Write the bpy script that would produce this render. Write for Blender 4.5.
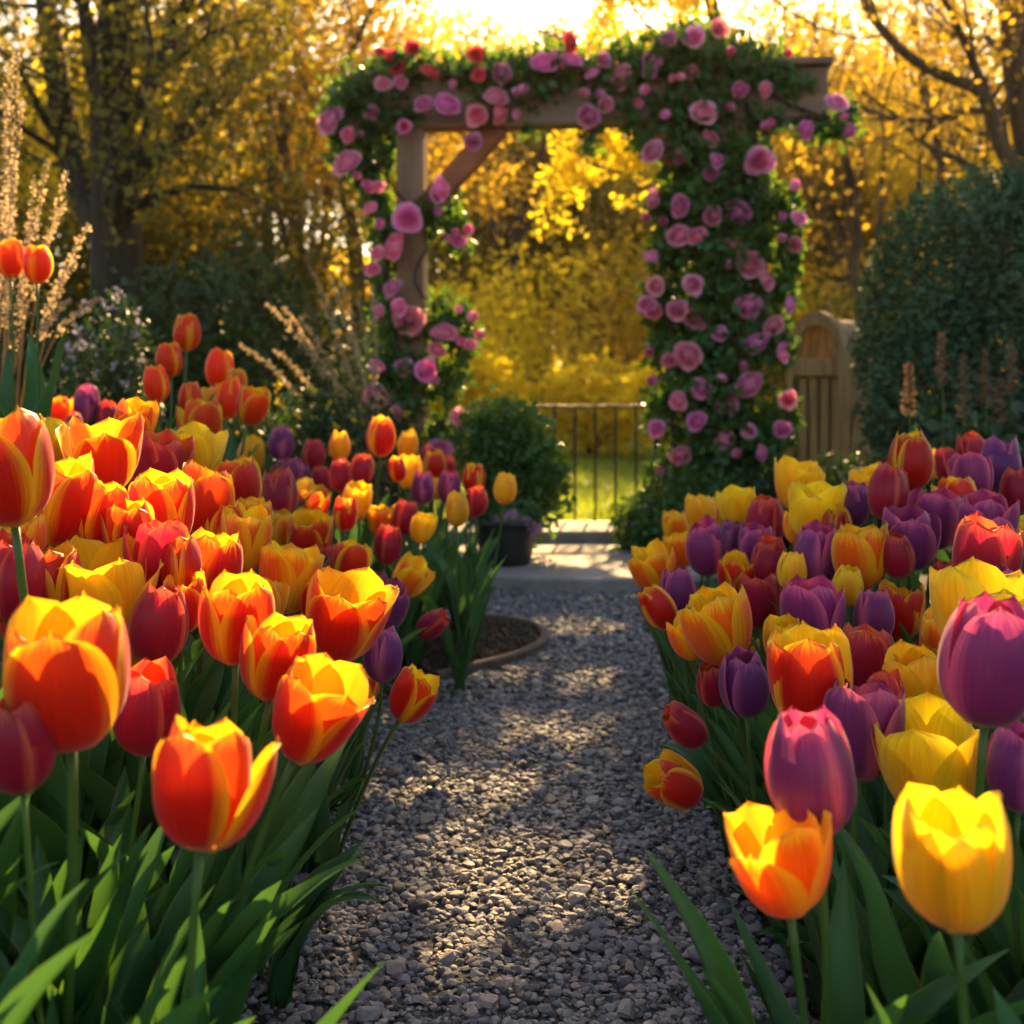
import bpy, math, random
import numpy as np
from mathutils import Vector, Matrix, Quaternion
R_ = math.radians
rng = np.random.default_rng(7)
random.seed(7)
S = bpy.context.scene
for o in list(bpy.data.objects): bpy.data.objects.remove(o)

# ------------------------------------------------------------------ camera
FPX, HOR, CH = 1100.0, 380.0, 0.9
cd = bpy.data.cameras.new('camera'); cam = bpy.data.objects.new('camera', cd)
S.collection.objects.link(cam); S.camera = cam
cam.location = (0, 0, CH); cam.rotation_euler = (R_(90), 0, 0)
cd.sensor_width = 36; cd.lens = FPX / 1024 * 36
cd.shift_y = -(512 - HOR) / 1024
cd.clip_start = 0.05; cd.clip_end = 600
cd.dof.use_dof = True; cd.dof.focus_distance = 1.6; cd.dof.aperture_fstop = 4.2
# ------------------------------------------------------------------ light
SUN_AZ, SUN_EL = R_(8), R_(26.5)
w = bpy.data.worlds.new('World'); S.world = w; w.use_nodes = True
nt = w.node_tree; nt.nodes.clear()
sky = nt.nodes.new('ShaderNodeTexSky'); sky.sky_type = 'NISHITA'; sky.sun_disc = False
sky.sun_elevation = SUN_EL; sky.sun_rotation = SUN_AZ
sky.air_density = 1.0; sky.dust_density = 2.5; sky.ozone_density = 0.6
bg = nt.nodes.new('ShaderNodeBackground'); bg.inputs[1].default_value = 0.06
tn = nt.nodes.new('ShaderNodeMix'); tn.data_type = 'RGBA'; tn.blend_type = 'MULTIPLY'
tn.inputs[0].default_value = 1.0; tn.inputs[7].default_value = (0.98, 0.95, 0.88, 1)
wo = nt.nodes.new('ShaderNodeOutputWorld')
nt.links.new(sky.outputs[0], tn.inputs[6]); nt.links.new(tn.outputs[2], bg.inputs[0]); nt.links.new(bg.outputs[0], wo.inputs[0])
sl = bpy.data.lights.new('sun', 'SUN'); sl.energy = 5.0; sl.angle = R_(0.4); sl.color = (1.0, 0.66, 0.29)
so = bpy.data.objects.new('sun', sl); S.collection.objects.link(so)
sdir = Vector((math.sin(SUN_AZ) * math.cos(SUN_EL), math.cos(SUN_AZ) * math.cos(SUN_EL), math.sin(SUN_EL)))
so.rotation_euler = sdir.to_track_quat('Z', 'Y').to_euler(); so.location = (6, 15, 12)
S.view_settings.view_transform = 'Standard'; S.view_settings.look = 'None'
S.view_settings.exposure = 2.42; S.view_settings.gamma = 1
S.render.engine = 'CYCLES'
cy = S.cycles; cy.use_denoising = True; cy.max_bounces = 8; cy.transmission_bounces = 5
cy.diffuse_bounces = 5; cy.glossy_bounces = 3; cy.caustics_reflective = False; cy.caustics_refractive = False
cy.sample_clamp_indirect = 6.0; cy.use_adaptive_sampling = True; cy.adaptive_threshold = 0.02

# ------------------------------------------------------------------ helpers
def P(px, py, Y):
    return Vector(((px - 512) * Y / FPX, Y, CH + (HOR - py) * Y / FPX))
def link(o, parent=None):
    S.collection.objects.link(o)
    if parent: o.parent = parent
    return o
def tag(o, label=None, cat=None, group=None, kind=None):
    if label: o['label'] = label
    if cat: o['category'] = cat
    if group: o['group'] = group
    if kind: o['kind'] = kind
    return o
def empty(name, loc, label=None, cat=None, group=None, rz=0.0):
    o = bpy.data.objects.new(name, None); o.empty_display_size = .05
    o.location = loc; o.rotation_euler = (0, 0, rz)
    return tag(link(o), label, cat, group)
class MB:
    """collects vertex/face arrays into one mesh"""
    def __init__(s): s.v = []; s.q = []; s.t = []; s.n = 0; s.uv = []
    def add(s, V, F, UV=None):
        V = np.asarray(V, float).reshape(-1, 3); F = np.asarray(F, int)
        if F.size:
            (s.q if F.shape[1] == 4 else s.t).append(F + s.n)
        s.v.append(V); s.n += len(V)
        s.uv.append(np.zeros((len(V), 2)) if UV is None else np.asarray(UV, float))
        return s
    def mesh(s, name, mat, smooth=True):
        me = bpy.data.meshes.new(name)
        V = np.concatenate(s.v); me.vertices.add(len(V)); me.vertices.foreach_set('co', V.ravel())
        fs = []; tot = []
        if s.q: a = np.concatenate(s.q); fs.append(a.ravel()); tot.append(np.full(len(a), 4))
        if s.t: a = np.concatenate(s.t); fs.append(a.ravel()); tot.append(np.full(len(a), 3))
        L = np.concatenate(fs); T = np.concatenate(tot)
        me.loops.add(len(L)); me.loops.foreach_set('vertex_index', L)
        me.polygons.add(len(T)); st = np.concatenate([[0], np.cumsum(T)[:-1]])
        me.polygons.foreach_set('loop_start', st); me.polygons.foreach_set('loop_total', T)
        me.polygons.foreach_set('use_smooth', np.full(len(T), smooth))
        ul = me.uv_layers.new(name='UVMap'); UV = np.concatenate(s.uv)[L]
        ul.data.foreach_set('uv', UV.ravel())
        me.update(calc_edges=True); me.validate()
        for m in (mat if isinstance(mat, (list, tuple)) else [mat]): me.materials.append(m)
        return me
    def build(s, name, mat, parent=None, smooth=True, loc=None):
        me = s.mesh(name, mat, smooth)
        if parent is not None and loc is None:          # geometry given in world space: shift to the parent
            pl = np.array(parent.location); n = len(me.vertices)
            co = np.empty(n * 3); me.vertices.foreach_get('co', co)
            co = (co.reshape(-1, 3) - pl)
            rz = -parent.rotation_euler.z
            if rz:
                c, sn = math.cos(rz), math.sin(rz)
                co = co @ np.array([[c, sn, 0], [-sn, c, 0], [0, 0, 1]])
            me.vertices.foreach_set('co', co.ravel()); me.update()
        o = bpy.data.objects.new(name, me)
        if loc is not None: o.location = loc
        return link(o, parent)
def tube(mb, pts, rad, n=7):
    pts = np.asarray([tuple(p) for p in pts], float); k = len(pts)
    rad = np.full(k, rad) if np.isscalar(rad) else np.asarray(rad, float)
    tg = np.gradient(pts, axis=0); tg /= np.linalg.norm(tg, axis=1)[:, None] + 1e-9
    up = np.array([0, 0, 1.0]) if abs(tg[0][2]) < .9 else np.array([1.0, 0, 0])
    rings = []
    a = np.cross(tg[0], up); a /= np.linalg.norm(a)
    for i in range(k):
        a = a - tg[i] * np.dot(a, tg[i]); a /= np.linalg.norm(a) + 1e-9
        b = np.cross(tg[i], a)
        th = np.linspace(0, 2 * np.pi, n, endpoint=False)
        rings.append(pts[i] + rad[i] * (np.cos(th)[:, None] * a + np.sin(th)[:, None] * b))
    V = np.concatenate(rings)
    i = np.arange(k - 1)[:, None] * n; j = np.arange(n)[None]; j2 = (j + 1) % n
    F = np.stack([i + j, i + j2, i + n + j2, i + n + j], -1).reshape(-1, 4)
    uv = np.stack([np.tile(np.linspace(0, 1, n), k), np.repeat(np.linspace(0, 1, k), n)], -1)
    mb.add(V, F, uv)
    c0 = mb.n; mb.add([pts[-1]], np.zeros((0, 4), int))
    e = c0 - n
    mb.t.append(np.array([[e + q, e + (q + 1) % n, c0] for q in range(n)]))
def bez(p0, p1, p2, n):
    t = np.linspace(0, 1, n)[:, None]
    p0, p1, p2 = (np.array(tuple(q)) for q in (p0, p1, p2))
    return (1 - t) ** 2 * p0 + 2 * t * (1 - t) * p1 + t * t * p2
def box(mb, c, s, rot=None, bev=0.006):
    """chamfered box: centre c, full size s, optional 3x3 rotation"""
    hx, hy, hz = [q / 2 for q in s]; b = min(bev, hx * .4, hy * .4, hz * .4)
    V = []; idx = {}
    for sx in (-1, 1):
        for sy in (-1, 1):
            for sz in (-1, 1):
                idx[sx, sy, sz] = len(V)
                V += [(sx * hx, sy * (hy - b), sz * (hz - b)), (sx * (hx - b), sy * hy, sz * (hz - b)), (sx * (hx - b), sy * (hy - b), sz * hz)]
    Q = []; T = []
    def q4(L): Q.append(L)
    I = lambda x, y, z, a: idx[x, y, z] + a
    for s1 in (-1, 1):
        q4([I(s1, -1, -1, 0), I(s1, 1, -1, 0), I(s1, 1, 1, 0), I(s1, -1, 1, 0)][::s1])
        q4([I(-1, s1, -1, 1), I(1, s1, -1, 1), I(1, s1, 1, 1), I(-1, s1, 1, 1)][::-s1])
        q4([I(-1, -1, s1, 2), I(1, -1, s1, 2), I(1, 1, s1, 2), I(-1, 1, s1, 2)][::s1])
        for s2 in (-1, 1):
            k = s1 * s2
            q4([I(s1, s2, -1, 0), I(s1, s2, -1, 1), I(s1, s2, 1, 1), I(s1, s2, 1, 0)][::k])
            q4([I(s1, -1, s2, 0), I(s1, -1, s2, 2), I(s1, 1, s2, 2), I(s1, 1, s2, 0)][::-k])
            q4([I(-1, s1, s2, 1), I(-1, s1, s2, 2), I(1, s1, s2, 2), I(1, s1, s2, 1)][::k])
            for s3 in (-1, 1): T.append([I(s1, s2, s3, 0), I(s1, s2, s3, 1), I(s1, s2, s3, 2)][::s1 * s2 * s3])
    V = np.array(V)
    if rot is not None: V = V @ np.array(rot).T
    V = V + np.array(tuple(c))
    n0 = mb.n; mb.add(V, np.array(Q)); mb.t.append(np.array(T) + n0)
def rand_rot(n, g=rng):
    q = g.normal(size=(n, 4)); q /= np.linalg.norm(q, axis=1)[:, None]
    a, b, c, d = q.T
    return np.stack([1 - 2 * (c * c + d * d), 2 * (b * c - a * d), 2 * (b * d + a * c),
                     2 * (b * c + a * d), 1 - 2 * (b * b + d * d), 2 * (c * d - a * b),
                     2 * (b * d - a * c), 2 * (c * d + a * b), 1 - 2 * (b * b + c * c)], -1).reshape(-1, 3, 3)
LEAF6 = np.array([[0, 0, 0], [.5, -.32, .10], [.5, 0, 0], [.5, .32, .10], [1, 0, -.06]])
LEAF6F = np.array([[0, 1, 2], [0, 2, 3], [1, 4, 2], [2, 4, 3]])
DIAM = np.array([[0, 0, 0], [.5, -.33, .05], [1, 0, 0], [.5, .33, .05]]); DIAMF = np.array([[0, 1, 2, 3]])
def scatter(mb, C, size, tmpl='leaf', g=rng, Rm=None):
    C = np.asarray(C); n = len(C)
    if n == 0: return
    V0, F0 = (LEAF6, LEAF6F) if tmpl == 'leaf' else (DIAM, DIAMF)
    Rm = rand_rot(n, g) if Rm is None else Rm
    sz = np.broadcast_to(size, (n,)) * g.uniform(.65, 1.35, n)
    V = np.einsum('nij,kj->nki', Rm, V0) * sz[:, None, None] + C[:, None]
    F = (F0[None] + (np.arange(n) * len(V0))[:, None, None]).reshape(-1, F0.shape[1])
    mb.add(V.reshape(-1, 3), F)
def fbm(x, y, s=0):
    v = 0
    for k in range(4):
        f = 2 ** k; v = v + np.sin(x * f * 1.7 + s * 3.1 + k * 1.3 + 1.7 * np.sin(y * f * 1.1 + k)) * np.cos(y * f * 1.9 - s * 1.7 + k * 2.1) / f
    return v / 1.9

# ------------------------------------------------------------------ materials
def mat(name):
    m = bpy.data.materials.new(name); m.use_nodes = True; t = m.node_tree; t.nodes.clear(); return m, t
def N(t, typ, **kw):
    n = t.nodes.new(typ)
    for k, v in kw.items():
        if k.startswith('i_'):
            key = k[2:]; key = int(key) if key.isdigit() else key.replace('_', ' ')
            n.inputs[key].default_value = v
        else: setattr(n, k, v)
    return n
def ramp(t, fac, stops, interp='LINEAR'):
    r = t.nodes.new('ShaderNodeValToRGB'); t.links.new(fac, r.inputs[0]); r.color_ramp.interpolation = interp
    e = r.color_ramp.elements
    while len(e) < len(stops): e.new(.5)
    for x, (p, c) in zip(e, stops): x.position = p; x.color = (*c, 1) if len(c) == 3 else c
    return r.outputs[0]
def mixc(t, fac, a, b, mode='MIX'):
    n = t.nodes.new('ShaderNodeMix'); n.data_type = 'RGBA'; n.blend_type = mode
    for i, v in ((0, fac), (6, a), (7, b)):
        if hasattr(v, 'links'): t.links.new(v, n.inputs[i])
        else: n.inputs[i].default_value = (*v, 1) if isinstance(v, tuple) else v
    return n.outputs[2]
def math_(t, op, a, b=0.0, c=None):
    n = t.nodes.new('ShaderNodeMath'); n.operation = op
    for i, v in enumerate((a, b, c)):
        if v is None: continue
        if hasattr(v, 'links'): t.links.new(v, n.inputs[i])
        else: n.inputs[i].default_value = v
    return n.outputs[0]
def sstep(t, v, a, b):
    n = t.nodes.new('ShaderNodeMapRange'); n.interpolation_type = 'SMOOTHSTEP'
    t.links.new(v, n.inputs[0]); n.inputs[1].default_value = a; n.inputs[2].default_value = b
    return n.outputs[0]
def leafy(name, c1, c2, trans=.4, tcol=None, rough=.45, scale=3.0, spec=.4):
    """leaf material: per-island and clumpy variation, light shining through"""
    m, t = mat(name)
    geo = N(t, 'ShaderNodeNewGeometry')
    col = ramp(t, geo.outputs['Random Per Island'], [(0, c1), (1, c2)])
    tc = N(t, 'ShaderNodeTexCoord'); no = N(t, 'ShaderNodeTexNoise', i_Scale=scale, i_Detail=2.0); t.links.new(tc.outputs['Object'], no.inputs[0])
    v = N(t, 'ShaderNodeHueSaturation'); t.links.new(col, v.inputs['Color'])
    t.links.new(math_(t, 'MULTIPLY_ADD', no.outputs[0], 1.2, .4), v.inputs['Value'])
    p = N(t, 'ShaderNodeBsdfPrincipled', i_Roughness=rough); p.inputs['Specular IOR Level'].default_value = spec
    t.links.new(v.outputs[0], p.inputs['Base Color'])
    tr = N(t, 'ShaderNodeBsdfTranslucent')
    if tcol: t.links.new(mixc(t, .75, v.outputs[0], tcol), tr.inputs[0])
    else: t.links.new(v.outputs[0], tr.inputs[0])
    mx = N(t, 'ShaderNodeMixShader', i_0=trans); o = N(t, 'ShaderNodeOutputMaterial')
    t.links.new(p.outputs[0], mx.inputs[1]); t.links.new(tr.outputs[0], mx.inputs[2]); t.links.new(mx.outputs[0], o.inputs[0])
    return m
def solid(name, c1, c2, scale=6, rough=.7, bump=.3, stretch=(1, 1, 1), spec=.4, metal=0, detail=6, bdist=.01):
    m, t = mat(name)
    tc = N(t, 'ShaderNodeTexCoord'); mp = N(t, 'ShaderNodeMapping'); mp.inputs['Scale'].default_value = stretch
    t.links.new(tc.outputs['Object'], mp.inputs[0])
    no = N(t, 'ShaderNodeTexNoise', i_Scale=float(scale), i_Detail=float(detail), i_Roughness=.62); t.links.new(mp.outputs[0], no.inputs[0])
    col = ramp(t, no.outputs[0], [(.3, c1), (.7, c2)])
    p = N(t, 'ShaderNodeBsdfPrincipled', i_Roughness=rough, i_Metallic=float(metal)); p.inputs['Specular IOR Level'].default_value = spec
    t.links.new(col, p.inputs['Base Color'])
    b = N(t, 'ShaderNodeBump', i_Strength=bump, i_Distance=bdist); t.links.new(no.outputs[0], b.inputs['Height']); t.links.new(b.outputs[0], p.inputs['Normal'])
    o = N(t, 'ShaderNodeOutputMaterial'); t.links.new(p.outputs[0], o.inputs[0])
    return m
def petal_mat(name, centre, margin, inner, innerc, m0, m1, trans=.45, tip=.9):
    """outside: centre colour running to a margin colour; inside: its own colours; fine lengthwise streaks"""
    m, t = mat(name)
    uv = N(t, 'ShaderNodeUVMap'); sp = N(t, 'ShaderNodeSeparateXYZ'); t.links.new(uv.outputs[0], sp.inputs[0])
    a = math_(t, 'ABSOLUTE', math_(t, 'MULTIPLY_ADD', sp.outputs[0], 2.0, -1.0))
    oi = N(t, 'ShaderNodeObjectInfo')
    mp = N(t, 'ShaderNodeMapping'); mp.inputs['Scale'].default_value = (32, 1.6, 1); t.links.new(uv.outputs[0], mp.inputs[0])
    st = N(t, 'ShaderNodeTexNoise', i_Scale=1.0, i_Detail=4.0, i_Roughness=.6); st.noise_dimensions = '4D'
    t.links.new(mp.outputs[0], st.inputs['Vector']); t.links.new(math_(t, 'MULTIPLY', oi.outputs['Random'], 20.0), st.inputs['W'])
    nz = math_(t, 'MULTIPLY_ADD', st.outputs[0], .36, -.18)
    e = math_(t, 'ADD', a, nz)
    u = sp.outputs[1]
    mk = sstep(t, e, m0, m1)
    tp = sstep(t, math_(t, 'ADD', u, nz), tip - .14, tip + .08)
    mask = math_(t, 'MAXIMUM', mk, tp)
    outc = mixc(t, mask, centre, margin)
    base = sstep(t, u, .16, .0)
    outc = mixc(t, math_(t, 'MULTIPLY', base, .7), outc, margin)
    inn = mixc(t, sstep(t, e, .0, .8), innerc, inner)
    geo = N(t, 'ShaderNodeNewGeometry')
    col = mixc(t, geo.outputs['Backfacing'], outc, inn)
    col = mixc(t, 1.0, col, oi.outputs['Color'], 'MULTIPLY')
    v = N(t, 'ShaderNodeHueSaturation', i_Saturation=1.0); t.links.new(col, v.inputs['Color'])
    t.links.new(math_(t, 'MULTIPLY_ADD', st.outputs[0], .85, .58), v.inputs['Value'])
    p = N(t, 'ShaderNodeBsdfPrincipled', i_Roughness=.38); p.inputs['Specular IOR Level'].default_value = .35
    p.inputs['Sheen Weight'].default_value = .25; p.inputs['Sheen Roughness'].default_value = .4
    t.links.new(v.outputs[0], p.inputs['Base Color'])
    b = N(t, 'ShaderNodeBump', i_Strength=.45, i_Distance=.0015); t.links.new(st.outputs[0], b.inputs['Height']); t.links.new(b.outputs[0], p.inputs['Normal'])
    tr = N(t, 'ShaderNodeBsdfTranslucent'); t.links.new(mixc(t, .12, v.outputs[0], inn), tr.inputs[0])
    mx = N(t, 'ShaderNodeMixShader', i_0=trans); o = N(t, 'ShaderNodeOutputMaterial')
    t.links.new(p.outputs[0], mx.inputs[1]); t.links.new(tr.outputs[0], mx.inputs[2]); t.links.new(mx.outputs[0], o.inputs[0])
    return m
YEL = (.93, .66, .015)
PM = {
 'F': petal_mat('petal_red_yellow', (.60, .004, .004), (.93, .54, .01), YEL, (.92, .48, .01), .60, .98, .4, 1.0),
 'O': petal_mat('petal_orange_yellow', (.80, .13, .004), (.93, .56, .01), YEL, (.92, .40, .01), .30, .92, .42),
 'G': petal_mat('petal_golden', (.90, .44, .008), (.93, .62, .015), YEL, (.92, .56, .01), .10, .8),
 'T': petal_mat('petal_glow_tinted', (.84, .05, .005), (.95, .48, .01), YEL, (.9, .3, .005), .58, .98, .52, 1.0),  # red petals brightened so that sun glow is part of their colour
 'P': petal_mat('petal_purple', (.22, .028, .16), (.66, .13, .27), (.60, .09, .18), (.3, .03, .15), .50, 1.02, .38, .95),
 'C': petal_mat('petal_crimson', (.44, .008, .04), (.80, .14, .06), (.8, .18, .03), (.6, .04, .03), .70, 1.02, .42, .95)}
M_stem = leafy('tulip_stem', (.06, .13, .025), (.09, .17, .03), .25, None, .4, 8)
def tulip_leaf_mat():
    m, t = mat('tulip_leaf')
    uv = N(t, 'ShaderNodeUVMap'); oi = N(t, 'ShaderNodeObjectInfo')
    mp = N(t, 'ShaderNodeMapping'); mp.inputs['Scale'].default_value = (34, 1.2, 1); t.links.new(uv.outputs[0], mp.inputs[0])
    st = N(t, 'ShaderNodeTexNoise', i_Scale=1.0, i_Detail=3.0); t.links.new(mp.outputs[0], st.inputs[0])
    sp = N(t, 'ShaderNodeSeparateXYZ'); t.links.new(uv.outputs[0], sp.inputs[0])
    a = math_(t, 'ABSOLUTE', math_(t, 'MULTIPLY_ADD', sp.outputs[0], 2.0, -1.0))
    col = ramp(t, oi.outputs['Random'], [(0, (.018, .085, .022)), (.5, (.028, .12, .02)), (1, (.02, .09, .035))])
    col = mixc(t, math_(t, 'MULTIPLY', st.outputs[0], .8), col, (.055, .17, .06))
    edge = sstep(t, a, .93, 1.0)
    col = mixc(t, math_(t, 'MULTIPLY', edge, .7), col, (.22, .30, .06))
    tc = N(t, 'ShaderNodeTexCoord'); n2 = N(t, 'ShaderNodeTexNoise', i_Scale=7.0, i_Detail=3.0); t.links.new(tc.outputs['Object'], n2.inputs[0])
    col = mixc(t, sstep(t, n2.outputs[0], .62, .78), col, (.10, .13, .02))
    p = N(t, 'ShaderNodeBsdfPrincipled', i_Roughness=.42); p.inputs['Specular IOR Level'].default_value = .4
    t.links.new(col, p.inputs['Base Color'])
    b = N(t, 'ShaderNodeBump', i_Strength=.3, i_Distance=.002); t.links.new(st.outputs[0], b.inputs['Height']); t.links.new(b.outputs[0], p.inputs['Normal'])
    tr = N(t, 'ShaderNodeBsdfTranslucent'); t.links.new(mixc(t, .5, col, (.12, .27, .015)), tr.inputs[0])
    mx = N(t, 'ShaderNodeMixShader', i_0=.28); o = N(t, 'ShaderNodeOutputMaterial')
    t.links.new(p.outputs[0], mx.inputs[1]); t.links.new(tr.outputs[0], mx.inputs[2]); t.links.new(mx.outputs[0], o.inputs[0])
    return m
M_leaf = tulip_leaf_mat()
M_soil = solid('soil', (.018, .011, .007), (.06, .038, .022), 30, .95, 1.0, bdist=.02)
M_path = solid('path_grit', (.03, .028, .026), (.09, .08, .07), 60, .95, 1.0, bdist=.01)
M_stone = solid('stone_slab', (.20, .18, .15), (.36, .32, .27), 9, .85, .35)
M_wood = solid('weathered_wood', (.15, .085, .045), (.34, .21, .12), 7, .75, .5, (1, 1, .12), bdist=.006)
M_woodh = solid('weathered_beam_wood', (.14, .085, .05), (.30, .20, .12), 7, .75, .5, (.12, 1, 1), bdist=.006)
M_brace = solid('backlight_tinted_wood', (.24, .07, .025), (.46, .15, .05), 7, .65, .4, (.3, 1, 1), bdist=.005)  # orange backlight on the braces is put into this wood colour
M_gate = solid('gate_wood', (.20, .11, .05), (.56, .35, .17), 13, .75, .6, (1, 1, .15), bdist=.005)
M_iron = solid('painted_iron', (.02, .018, .016), (.045, .035, .03), 20, .5, .2)
M_pot = solid('black_pot', (.012, .012, .013), (.03, .03, .03), 12, .45, .2)
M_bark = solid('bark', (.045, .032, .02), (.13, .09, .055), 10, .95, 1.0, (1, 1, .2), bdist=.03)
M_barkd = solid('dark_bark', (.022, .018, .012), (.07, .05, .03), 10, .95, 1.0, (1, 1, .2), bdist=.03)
M_edge = solid('edging_stone', (.07, .05, .035), (.17, .12, .085), 18, .9, .6)
# ------------------------------------------------------------------ terrain
def Tz(x, y):
    x = np.asarray(x, float); y = np.asarray(y, float)
    l = .60 * np.clip((-x - .33) / .75, 0, 1) ** .85
    fy = np.clip((y - 2.9) / 1.3, 0, 1); fy = fy * fy * (3 - 2 * fy)
    l = l * (1 - .75 * fy)
    r = .26 * np.clip((x - .43) / .6, 0, 1) * (1 - np.clip((y - 3.6) / 1.5, 0, 1))
    far = np.clip((y - 5.0) / .6, 0, 1)
    z = (l + r) * (1 - far) + .012 * fbm(x * 4, y * 4) * (1 - far) * (np.clip((np.abs(x - .03) - .36) / .1, 0, 1))
    return z
def tz(x, y): return float(Tz(x, y))
xs = np.concatenate([-np.geomspace(70, 2.2, 22), np.arange(-2.1, 2.2, .04), np.geomspace(2.2, 70, 22)])
ys = np.concatenate([-np.geomspace(12, .5, 8), np.arange(-.4, 6.3, .05), np.geomspace(6.4, 90, 30)])
X, Yg = np.meshgrid(xs, ys); Z = Tz(X, Yg)
def grid_mesh(X, Y, Z):
    mb = MB(); h, w_ = X.shape
    i = np.arange(h - 1)[:, None] * w_; j = np.arange(w_ - 1)[None]
    F = np.stack([i + j, i + j + 1, i + w_ + j + 1, i + w_ + j], -1).reshape(-1, 4)
    mb.add(np.stack([X, Y, Z], -1).reshape(-1, 3), F); return mb
tag(grid_mesh(X, Yg, Z).build('ground', M_soil), 'dark bare soil of the flower beds', None, None, 'structure')
# path sheet
def pathL(y): return -.34 + .04 * math.sin(y * 2.3) + (0.10 * max(0, y - 3.3) if y < 4.2 else .09)
def pathR(y): return .40 + .03 * math.sin(y * 1.9 + 1) + .05 * max(0, y - 3)
py_ = np.arange(-.6, 5.2, .1)
Xp = np.stack([[pathL(y) - .02 if k == 0 else pathR(y) + .02 for k in (0, 1)] for y in py_]); Yp = np.stack([[y, y] for y in py_])
tag(grid_mesh(Xp, Yp, np.full(Xp.shape, .014)).build('path', M_path), 'gravel garden path bed', None, None, 'structure')
# lawn beyond the fence
M_lawn = leafy('lawn_turf', (.14, .19, .02), (.21, .25, .03), .0, None, .9, 3)
lx = np.linspace(-30, 30, 60); ly = np.linspace(6.2, 40, 60); LX, LY = np.meshgrid(lx, ly)
tag(grid_mesh(LX, LY, .008 + .0 * LX).build('lawn', M_lawn), 'sunlit lawn beyond the railing', None, None, 'structure')
M_grass = leafy('grass_blades', (.16, .26, .02), (.28, .34, .03), .5, (.42, .50, .02), .5, 2)
mb = MB(); n = 26000
gy = 6.2 + 8 * rng.random(n) ** 1.6; gx = rng.uniform(-.6, 1.5, n) * (gy / 6.5) * 1.1
C = np.stack([gx, gy, np.full(n, .01)], -1)
az = rng.uniform(0, 2 * np.pi, n); tl = rng.normal(0, .35, n)
d = np.stack([np.sin(tl) * np.cos(az), np.sin(tl) * np.sin(az), np.cos(tl)], -1); sd = np.stack([-np.sin(az), np.cos(az), 0 * az], -1)
Rm = np.stack([d, sd, np.cross(d, sd)], -1)
V0 = np.array([[0, -.09, 0], [.6, -.06, .02], [1, 0, .1], [.6, .06, .02], [0, .09, 0]])
V = np.einsum('nij,kj->nki', Rm, V0) * (rng.uniform(.03, .07, n))[:, None, None] + C[:, None]
F = np.array([[0, 1, 3], [0, 3, 4], [1, 2, 3]])
mb.add(V.reshape(-1, 3), (F[None] + (np.arange(n) * 5)[:, None, None]).reshape(-1, 3))
tag(mb.build('grass', M_grass, smooth=False), 'short bright green grass beyond the black railing', 'grass', None, 'stuff')

# ------------------------------------------------------------------ gravel
def pebble_mat():
    m, t = mat('pebbles'); geo = N(t, 'ShaderNodeNewGeometry')
    col = ramp(t, geo.outputs['Random Per Island'], [(0, (.07, .07, .075)), (.3, (.165, .165, .175)), (.55, (.25, .248, .25)), (.8, (.32, .305, .29)), (.93, (.36, .28, .20)), (1, (.52, .49, .46))])
    tc = N(t, 'ShaderNodeTexCoord'); no = N(t, 'ShaderNodeTexNoise', i_Scale=140.0, i_Detail=4.0); t.links.new(tc.outputs['Object'], no.inputs[0])
    col = mixc(t, math_(t, 'MULTIPLY', no.outputs[0], .55), col, (.06, .05, .045))
    p = N(t, 'ShaderNodeBsdfPrincipled', i_Roughness=.72); p.inputs['Specular IOR Level'].default_value = .35
    t.links.new(col, p.inputs['Base Color'])
    b = N(t, 'ShaderNodeBump', i_Strength=.5, i_Distance=.002); t.links.new(no.outputs[0], b.inputs['Height']); t.links.new(b.outputs[0], p.inputs['Normal'])
    o = N(t, 'ShaderNodeOutputMaterial'); t.links.new(p.outputs[0], o.inputs[0]); return m
import bmesh
def ico(sub):
    bm = bmesh.new(); bmesh.ops.create_icosphere(bm, subdivisions=sub, radius=1); V = np.array([v.co[:] for v in bm.verts]); F = np.array([[v.index for v in f.verts] for f in bm.faces]); bm.free(); return V, F
IV, IF = ico(2)
tmpl = []
for k in range(36):
    V = IV.copy()
    for c in range(11):                                  # facet the stone with random cuts
        n_ = rng.normal(size=3); n_ /= np.linalg.norm(n_); h_ = rng.uniform(.5, .8)
        dd = V @ n_ - h_; V = V - np.where(dd > 0, dd, 0)[:, None] * n_
    V *= rng.uniform(.7, 1.15, 3); V[:, 2] *= .62
    tmpl.append(V)
tmpl = np.array(tmpl)
def pebbles(n, yr, r0, r1, spill=.03, pw=1.0, z0=.014, fx=None):
    y = yr[0] + (yr[1] - yr[0]) * rng.random(n) ** pw
    L = np.array([pathL(q) for q in y]); Rr = np.array([pathR(q) for q in y])
    if fx is None: x = L - spill + (Rr - L + 2 * spill) * rng.random(n)
    else: x = fx(L, Rr, n)
    r = np.exp(rng.normal(np.log((r0 + r1) / 2), .33, n)).clip(r0 * .7, r1 * 1.3)
    k = rng.integers(0, 36, n); a = rng.uniform(0, 2 * np.pi, n); c, s = np.cos(a), np.sin(a); tx = rng.normal(0, .2, n)
    V = tmpl[k] * r[:, None, None]
    V[:, :, 2] += V[:, :, 0] * tx[:, None] * .6
    V = np.stack([V[:, :, 0] * c[:, None] - V[:, :, 1] * s[:, None], V[:, :, 0] * s[:, None] + V[:, :, 1] * c[:, None], V[:, :, 2]], -1)
    z = np.maximum(Tz(x, y), z0) + r * rng.uniform(.0, .55, n)
    V += np.stack([x, y, z], -1)[:, None]
    return V, n
mb = MB()
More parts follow.
